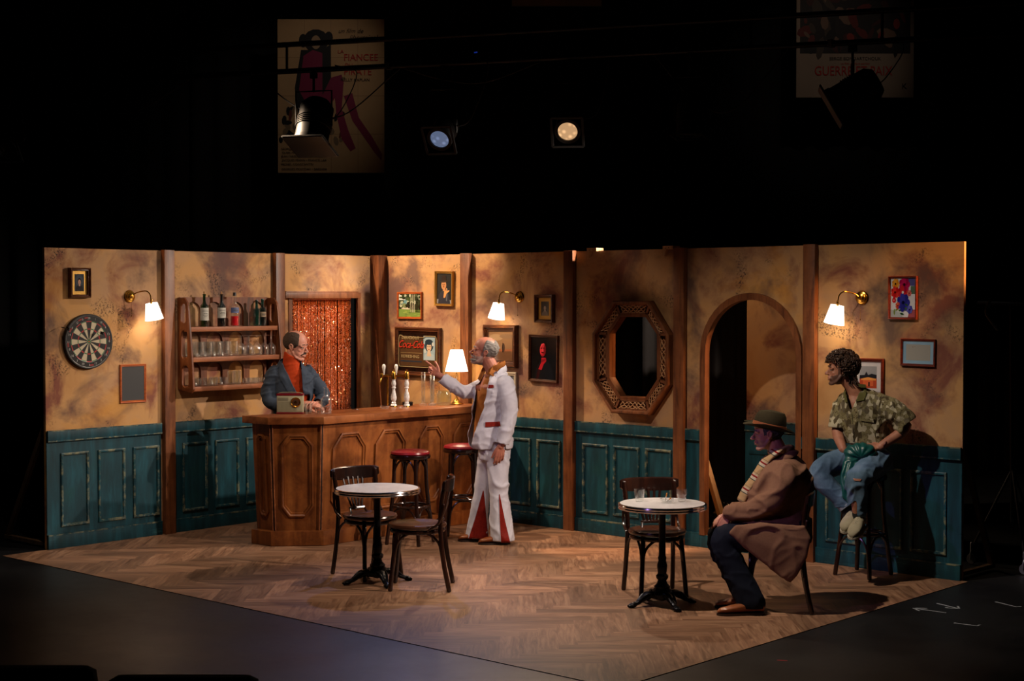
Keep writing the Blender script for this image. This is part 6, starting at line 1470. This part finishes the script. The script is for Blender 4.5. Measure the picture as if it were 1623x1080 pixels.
mb = MB(); mb.lathe([(.0965, .003), (.1005, .004), (.099, .026), (.0955, .027)], 40, sx=1.125, sy=.955); mb.v = [HT @ p for p in mb.v]; mb.build('hat_band', m_cloth('tan_leather', '#9a5c38', '#7e4628', 20, .5), P)
COAT = m_cloth('brown_wool', '#8a664e', '#70503c', 90, .95, .3)
m = MB()
m.rings([(.03, -.06, .50, .27, .21), (.03, -.04, .56, .265, .20), (.045, -.02, .62, .24, .19), (.068, -.01, .70, .232, .185), (.085, 0, .78, .228, .19), (.112, 0, .86, .20, .20), (.12, 0, .92, .155, .19), (.12, 0, .965, .12, .15), (.115, 0, 1.0, .09, .10), (.11, 0, 1.03, .075, .075)], 32)
limb(m, [(.13, -.135, .90), (.10, -.19, .81), (.035, -.215, .715), (-.09, -.19, .665), (-.225, -.158, .645)], [.090, .088, .080, .066, .056])
limb(m, [(.12, .14, .90), (.09, .18, .80), (.03, .19, .70), (-.08, .10, .65), (-.19, .01, .63)], [.088, .084, .076, .064, .054])
# skirts of the coat hanging beside the seat
def sheet(mb, pts, y0, th, bulge):
    n = len(pts); c = (sum(p[0] for p in pts) / n, sum(p[1] for p in pts) / n)
    vs = [(p[0], y0, p[1]) for p in pts] + [(p[0], y0 + th, p[1]) for p in pts] + [(c[0], y0 - bulge, c[1]), (c[0], y0 + th - bulge, c[1])]
    fs = [(i, (i + 1) % n, 2 * n) for i in range(n)] + [(n + (i + 1) % n, n + i, 2 * n + 1) for i in range(n)] + [(i, n + i, n + (i + 1) % n, (i + 1) % n) for i in range(n)]
    mb.add(vs, fs)
sheet(m, [(-.235, .52), (-.19, .575), (.0, .60), (.25, .58), (.29, .50), (.265, .38), (.20, .255), (.160, .205), (.03, .30), (-.10, .40)], -.275, .05, .02)
sheet(m, [(-.20, .52), (-.10, .58), (.25, .58), (.28, .50), (.24, .34), (.0, .36)], .14, .04, -.02)
cf_ = folds(.012, 5, 8, 5, .7)
ct = remesh(m, .009, 5, 'overcoat', COAT, P, lambda p, n: cf_(p, n) * (.35 + .65 * sst(.48, .60, p.z)), cut=lambda p: p.z > 1.025 or (p.z < .515 and -.22 < p.y < .13 and p.x < .30 and p.z < .5) or (p.x < -.02 and p.z < .57 and p.z > .50 and -.20 < p.y < .12 and p.x < -.25)); cb = bvh(ct)
mb = MB(); mb.tube([(.155, -.07, 1.005), (.12, -.10, .99), (.06, -.09, .965), (.02, -.03, .93)], [(.012, .03)] * 4, 10, side=(0, -1, .4)); mb.tube(bez([(.19, 0, 1.03), (.18, -.06, 1.025), (.13, -.095, 1.0), (.07, -.09, .97)], 4), [(.012, .026)] * 13, 10, side=(0, -1, .5)); mb.tube(bez([(.19, 0, 1.03), (.18, .06, 1.025), (.13, .09, 1.0), (.07, .09, .97)], 4), [(.012, .026)] * 13, 10, side=(0, -1, -.5)); mb.build('coat_collar', COAT, P)
# scarf: stripes across its length
t = NT('striped_scarf'); v = t.coord((1, 0, 1), (0, 0, 0)); sx = t.n('ShaderNodeSeparateXYZ'); tc_ = t.n('ShaderNodeTexCoord'); t.l(tc_.outputs['Object'], sx.inputs[0])
u = t.math('ADD', t.math('MULTIPLY', sx.outputs[0], .45), t.math('MULTIPLY', sx.outputs[2], 1.0)); fr = t.math('FRACT', t.math('MULTIPLY', u, 9.0), 0)
col = t.ramp(fr, [(0, '#a88a60'), (.30, '#a88a60'), (.31, '#3a4038'), (.36, '#3a4038'), (.37, '#b4a88e'), (.52, '#b4a88e'), (.53, '#7e1e1c'), (.63, '#7e1e1c'), (.64, '#b4a88e'), (.78, '#a88a60'), (.80, '#4a4a3c'), (.83, '#a88a60')])
t.t.nodes[-1].color_ramp.interpolation = 'LINEAR'; t.bump(t.noise(t.coord(), 180, 2), .3, .001); SCF = t.done(col, .9, spec=.1)
m = MB(); m.tube(bez([(.13, -.03, 1.055), (.08, -.085, 1.03), (.02, -.085, .985), (-.03, -.07, .93), (-.08, -.085, .85), (-.125, -.095, .78), (-.155, -.10, .715)], 5), [(.042, .016)] * 31, 12, side=(.75, -.5, .5)); m.tube(bez([(.15, 0, 1.05), (.12, .07, 1.04), (.04, .07, .99), (-.02, .03, .93), (-.07, .0, .84), (-.11, -.02, .77)], 5), [(.042, .016)] * 26, 12, side=(.7, .6, .4))
m.tube([(.10 + .075 * math.cos(2 * PI * i / 20), .078 * math.sin(2 * PI * i / 20), 1.035 + .012 * math.cos(2 * PI * i / 20)) for i in range(20)], [(.026, .014)] * 20, 10, side=(0, 0, 1), closed=True)
remesh(m, .006, 2, 'scarf', SCF, P, folds(.003, 14, 8, 1, .2))
NV = m_cloth('navy_wool', '#151a28', '#0e121c', 60, .85)
m = MB()
limb(m, [(.17, -.12, .50), (-.10, -.17, .49), (-.255, -.19, .475), (-.235, -.205, .36), (-.15, -.225, .20), (-.09, -.24, .075)], [.10, .10, .088, .085, .084, .092])
limb(m, [(.17, .06, .50), (-.12, .02, .49), (-.29, .0, .475), (-.27, -.01, .36), (-.19, -.025, .20), (-.125, -.04, .08)], [.10, .10, .086, .082, .080, .088])
m.rings([(.17, -.03, .44, .13, .17), (.17, -.03, .60, .13, .16)], 24)
remesh(m, .009, 4, 'trousers', NV, P, folds(.010, 8, 8, 2, .3), cut=lambda p: p.z < .035)
TN = plain('#8e5230', .3, 0, .25, 10); shoe(P, (-.01, -.25, 0), (-.30, -.33, 0), TN, plain('#24120a', .5)); shoe(P, (-.05, -.03, 0), (-.32, -.09, 0), TN, plain('#24120a', .5))

# ------------------------------------------------ curly-haired man on the tall stool
P = figure('curly-haired man in patterned shirt and ripped jeans perched on a tall stool', (5.46, -0.36, 0), 29.7)
T = head_T((-.122, -.02, 1.512), 186, 0, 0, .98)
b = head_mb(T, 1.0, 1.1, .004)
limb(b, [(.0, 0, 1.33), (-.03, -.005, 1.39), (-.085, -.01, 1.46)], [.064, .056, .055])
b.rings([(.11, .03, .80, .13, .11), (.08, .02, .95, .12, .10), (.04, .0, 1.15, .13, .10), (.02, 0, 1.28, .10, .08), (.0, 0, 1.33, .06, .06)], 20)
limb(b, [(.14, -.04, 1.22), (.345, -.05, 1.115), (.19, -.13, .985), (.165, -.14, .965)], [.05, .044, .031, .028])
limb(b, [(-.08, .05, 1.21), (-.135, .0, 1.07), (-.10, -.13, .955), (-.09, -.145, .94)], [.05, .044, .031, .028])
hand(b, (.175, -.135, .97), (-.95, -.15, -.1), (.0, .6, -.8), (0, -.5, .85), [.6, .7, .8, .9], .03, (.6, .6, .2), .4, 1.05)
hand(b, (-.092, -.14, .945), (.25, -.25, -.93), (.8, .5, 0), (.3, -1, 0), [.5, .6, .7, .8], .03, (.6, .6, .2), .4, 1.05)
limb(b, [(.05, .03, .85), (-.26, -.20, .80), (-.06, -.26, .53)], [.075, .052, .036]); limb(b, [(.15, -.07, .85), (.01, -.36, .735), (.015, -.34, .46)], [.075, .052, .036])
b.tube([(-.055, -.26, .52), (-.04, -.33, .44)], [.034, .024], 12); b.tube([(.015, -.345, .46), (.005, -.42, .41)], [.034, .024], 12)
bo = remesh(b, .0045, 2, 'body', SK3, P); paint(bo, T, lambda q: ((q.z < -.036 - .30 * max(0, q.x - .03) and q.x > -.012 and q.z > -.125 and not (q.x > .073 and -.076 < q.z < -.050)) or (-.012 < q.x < .016 and -.125 < q.z < .03)), m_skin('dark_stubble', '#64463a', '#402c24')); eyes(T, P)
CU = plain('#3a2414', .55, 0, .4, 60, .3, spec=.5); brows(T, P, CU, .0050)
# curls: many small coils rooted in the scalp
hm = MB(); rc = random.Random(21); cnt = 0
while cnt < 600:
    th, ph = rc.uniform(0, 2 * PI), math.asin(rc.uniform(-.75, 1)); d = V((math.cos(ph) * math.cos(th), math.cos(ph) * math.sin(th), math.sin(ph)))
    p = V((d.x * .108, d.y * .088, d.z * .098)) + V((-.022, 0, .038))
    if p.x > .02 and p.z < .055: continue
    if p.x > -.015 and p.z < .012: continue
    if p.z < -.10: continue
    cnt += 1; q = p + d * rc.uniform(.000, .020); u1 = d.orthogonal().normalized(); u1 = Matrix.Rotation(rc.uniform(0, 6.28), 3, d) @ u1; u2 = d.cross(u1); r_ = rc.uniform(.007, .012)
    hm.tube([T @ (q + u1 * r_ * math.cos(a) + u2 * r_ * math.sin(a) + d * .004 * a / 3) for a in (i * .7 for i in range(9))], .0038, 6)
for k in range(60):
    y = rc.uniform(-.06, .06); z0 = rc.uniform(-.06, -.02); x0 = rc.uniform(-.11, -.05); p = V((x0, y, z0))
    hm.tube([T @ p, T @ (p + V((-.012, y * .1, -.028))), T @ (p + V((-.004, 0, -.05))), T @ (p + V((-.022, y * .2, -.068)))], [.007, .0065, .005, .003], 5)
hm.ell(T @ V((-.028, 0, .042)), (.103, .080, .088), n=24)
hm.build('curly_hair', CU, P, sharp=60)
# shirt
t = NT('patterned_shirt'); v = t.coord((1, 1, 1)); vo = t.n('ShaderNodeTexVoronoi'); vo.inputs['Scale'].default_value = 34; mpn = t.coord((1.3, 1, .8), (.3, .2, .5)); t.l(mpn, vo.inputs['Vector'])
a = t.noise(v, 38, 6, .8, 2.0); c2 = t.n('ShaderNodeSeparateColor'); t.l(vo.outputs['Color'], c2.inputs[0])
col = t.ramp(a, [(.30, '#231a10'), (.42, '#4f4028'), (.50, '#8c8560'), (.60, '#5c5236'), (.66, '#cbc4a8')])
col = t.mix(t.ramp(c2.outputs[0], [(.60, 0.), (.64, .7)]), col, '#c4bda2'); col = t.mix(t.ramp(c2.outputs[1], [(.70, 0.), (.75, .8)]), col, '#3e3220')
PAT = t.done(col, .8, spec=.2)
m = MB()
m.rings([(.085, .02, .965, .165, .125), (.075, .015, 1.02, .165, .125), (.055, .0, 1.12, .16, .125), (.045, 0, 1.22, .17, .13), (.040, 0, 1.295, .165, .12), (.025, 0, 1.34, .125, .105), (.005, 0, 1.37, .088, .082), (-.005, 0, 1.39, .075, .07)], 32)
limb(m, [(.150, -.04, 1.275), (.24, -.05, 1.225), (.325, -.05, 1.155), (.345, -.055, 1.12)], [.075, .085, .092, .092])
limb(m, [(-.07, .05, 1.28), (-.112, .04, 1.19), (-.125, .01, 1.10)], [.072, .078, .080])
def ycut(p):
    if p.z > 1.365 and p.y < .04: return True
    if p.z > 1.38: return True
    if p.x > .33 and (p - V((.345, -.055, 1.12))).dot(V((.6, 0, -.8))) > .0: return True
    if p.x < -.09 and p.z < 1.085 and p.x < -.10: return True
    if p.z < .975: return True
    return p.y < 0 and p.z > 1.23 and abs(p.x - (-.03 - (1.36 - p.z) * .1)) < (p.z - 1.23) * .33
ys = remesh(m, .008, 4, 'patterned_shirt', PAT, P, folds(.010, 8, 11, 8, .5), cut=ycut, thick=-.003); yb = bvh(ys)
ribbon([(.010, 1.415), (.018, 1.36), (-.002, 1.29)], [(.062, 1.41), (.072, 1.36), (.050, 1.30)], yb, 'shirt_collar', m_cloth('olive_collar', '#5c5a30', '#4a4828', 60), P, off=.006, thick=.003)
ribbon([(-.085, 1.375), (-.098, 1.33), (-.078, 1.28)], [(-.055, 1.38), (-.066, 1.34), (-.058, 1.29)], yb, 'shirt_collar', m_cloth('olive_collar', '#5c5a30', '#4a4828', 60), P, off=.006, thick=.003)
ribbon([(.03, 1.175), (.03, 1.15)], [(.125, 1.165), (.12, 1.14)], yb, 'pocket_flap', PAT, P, off=.003, thick=.004)
ribbon([(-.045, 1.20), (-.035, 1.10), (-.03, 1.0)], [(-.035, 1.20), (-.025, 1.10), (-.02, 1.0)], yb, 'button_placket', PAT, P, off=.003, thick=.003)
# jeans
t = NT('faded_denim'); v = t.coord(); a = t.noise(v, 5, 4, .6); c_ = t.noise(t.coord((1, 1, 1)), 140, 2)
DEN = t.done(t.mix(t.math('MULTIPLY', c_, .3), t.ramp(a, [(.3, '#3d5468'), (.55, '#5f7a90'), (.75, '#8297a8')]), '#28384a'), .85, spec=.15)
m = MB()
m.rings([(.115, .03, .785, .155, .14), (.11, .03, .86, .15, .13), (.095, .02, .96, .135, .11), (.09, .02, .99, .125, .105)], 28)
limb(m, [(.06, .01, .86), (-.10, -.10, .85), (-.25, -.20, .80), (-.235, -.23, .72), (-.14, -.25, .63), (-.055, -.265, .555)], [.105, .095, .082, .075, .070, .066])
limb(m, [(.15, -.06, .86), (.09, -.22, .825), (.008, -.35, .745), (.006, -.36, .66), (.010, -.35, .56), (.016, -.345, .49)], [.105, .096, .082, .072, .064, .060])
jn = remesh(m, .008, 4, 'jeans', DEN, P, folds(.011, 8, 11, 6, .6), cut=lambda p: (p.x > -.05 and p.y < -.285 and p.z < .49) or ((p - V((-.052, -.266, .555))).dot(V((.62, -.1, -.78))) > .005 and p.x < .0 and p.z < .62)); jb = bvh(jn)
ribbon([(-.025, .768), (-.015, .762), (.005, .758), (.020, .762), (.030, .765)][:1] + [(-.015, .752)], [(.035, .764), (.024, .750)], jb, 'knee_rip', SK3, P, off=.002, thick=.003)
mb = MB(); mb.tube([(-.083, -.257, .585), (-.055, -.265, .548)], [(.071, .071), (.071, .071)], 24, caps=False); mb.build('turned_cuff', m_cloth('pale_denim', '#8f9aa4', '#76828e', 60), P)
mb = MB(); mb.tube([(-.088, -.255, .59), (-.060, -.262, .54), (-.045, -.275, .46)], [.048, .048, .046], 16); mb.tube([(.014, -.345, .55), (.018, -.345, .44)], [.044, .046], 16); mb.build('black_socks', plain('#0a0a0c', .95), P)
CR = m_cloth('cream_canvas', '#a9a28a', '#8e866e', 30, .8)
shoe(P, (.008, -.225, .440), (-.085, -.42, .375), CR, plain('#a8a290', .7), h=.10, w_=.048, name='trainer', laces=plain('#b8b2a0', .8)); shoe(P, (.050, -.30, .405), (-.030, -.50, .345), CR, plain('#a8a290', .7), h=.10, w_=.048, name='trainer', laces=plain('#b8b2a0', .8))
mb = MB(); mb.tube([(.195 - .05 * 0 + .030 * math.cos(a) * .5, -.13 + .034 * math.sin(a), .985 + .030 * math.cos(a) * .8) for a in (2 * PI * i / 16 for i in range(16))], .006, 6, closed=True); mb.build('wristband', plain('#5a1a16', .6), P)
# satin jacket bundled in his hands
t = NT('teal_satin'); GS = t.done('#0c4a44', .38, spec=.45)
m = MB(); m.ell((.035, -.205, .935), (.105, .07, .066), n=36); m.ell((-.03, -.20, .925), (.06, .06, .06), n=20); m.tube(bez([(-.03, -.23, .90), (-.055, -.28, .80), (-.065, -.31, .72), (-.055, -.33, .62), (-.04, -.34, .575)], 5), interp([(.050, .025), (.055, .022), (.045, .02), (.035, .018), (.015, .012)], 21), 12, side=(1, 0, 0))
o = remesh(m, .006, 1, 'satin_jacket', GS, None, lambda p, n: (.0035 * math.sin(11 * math.atan2(p.z - .90, p.x - .03) + 3 * noise.noise(p * 9)) if p.z > .87 else .0045 * math.sin(p.x * 120 + 4 * noise.noise(p * 10))) + .004 * noise.noise(p * 25))
o.location = (5.46, -0.36, 0); o.rotation_euler = (0, 0, R(29.7)); tag(o, 'bundled dark green satin jacket held on the curly-haired man\'s lap', 'jacket')
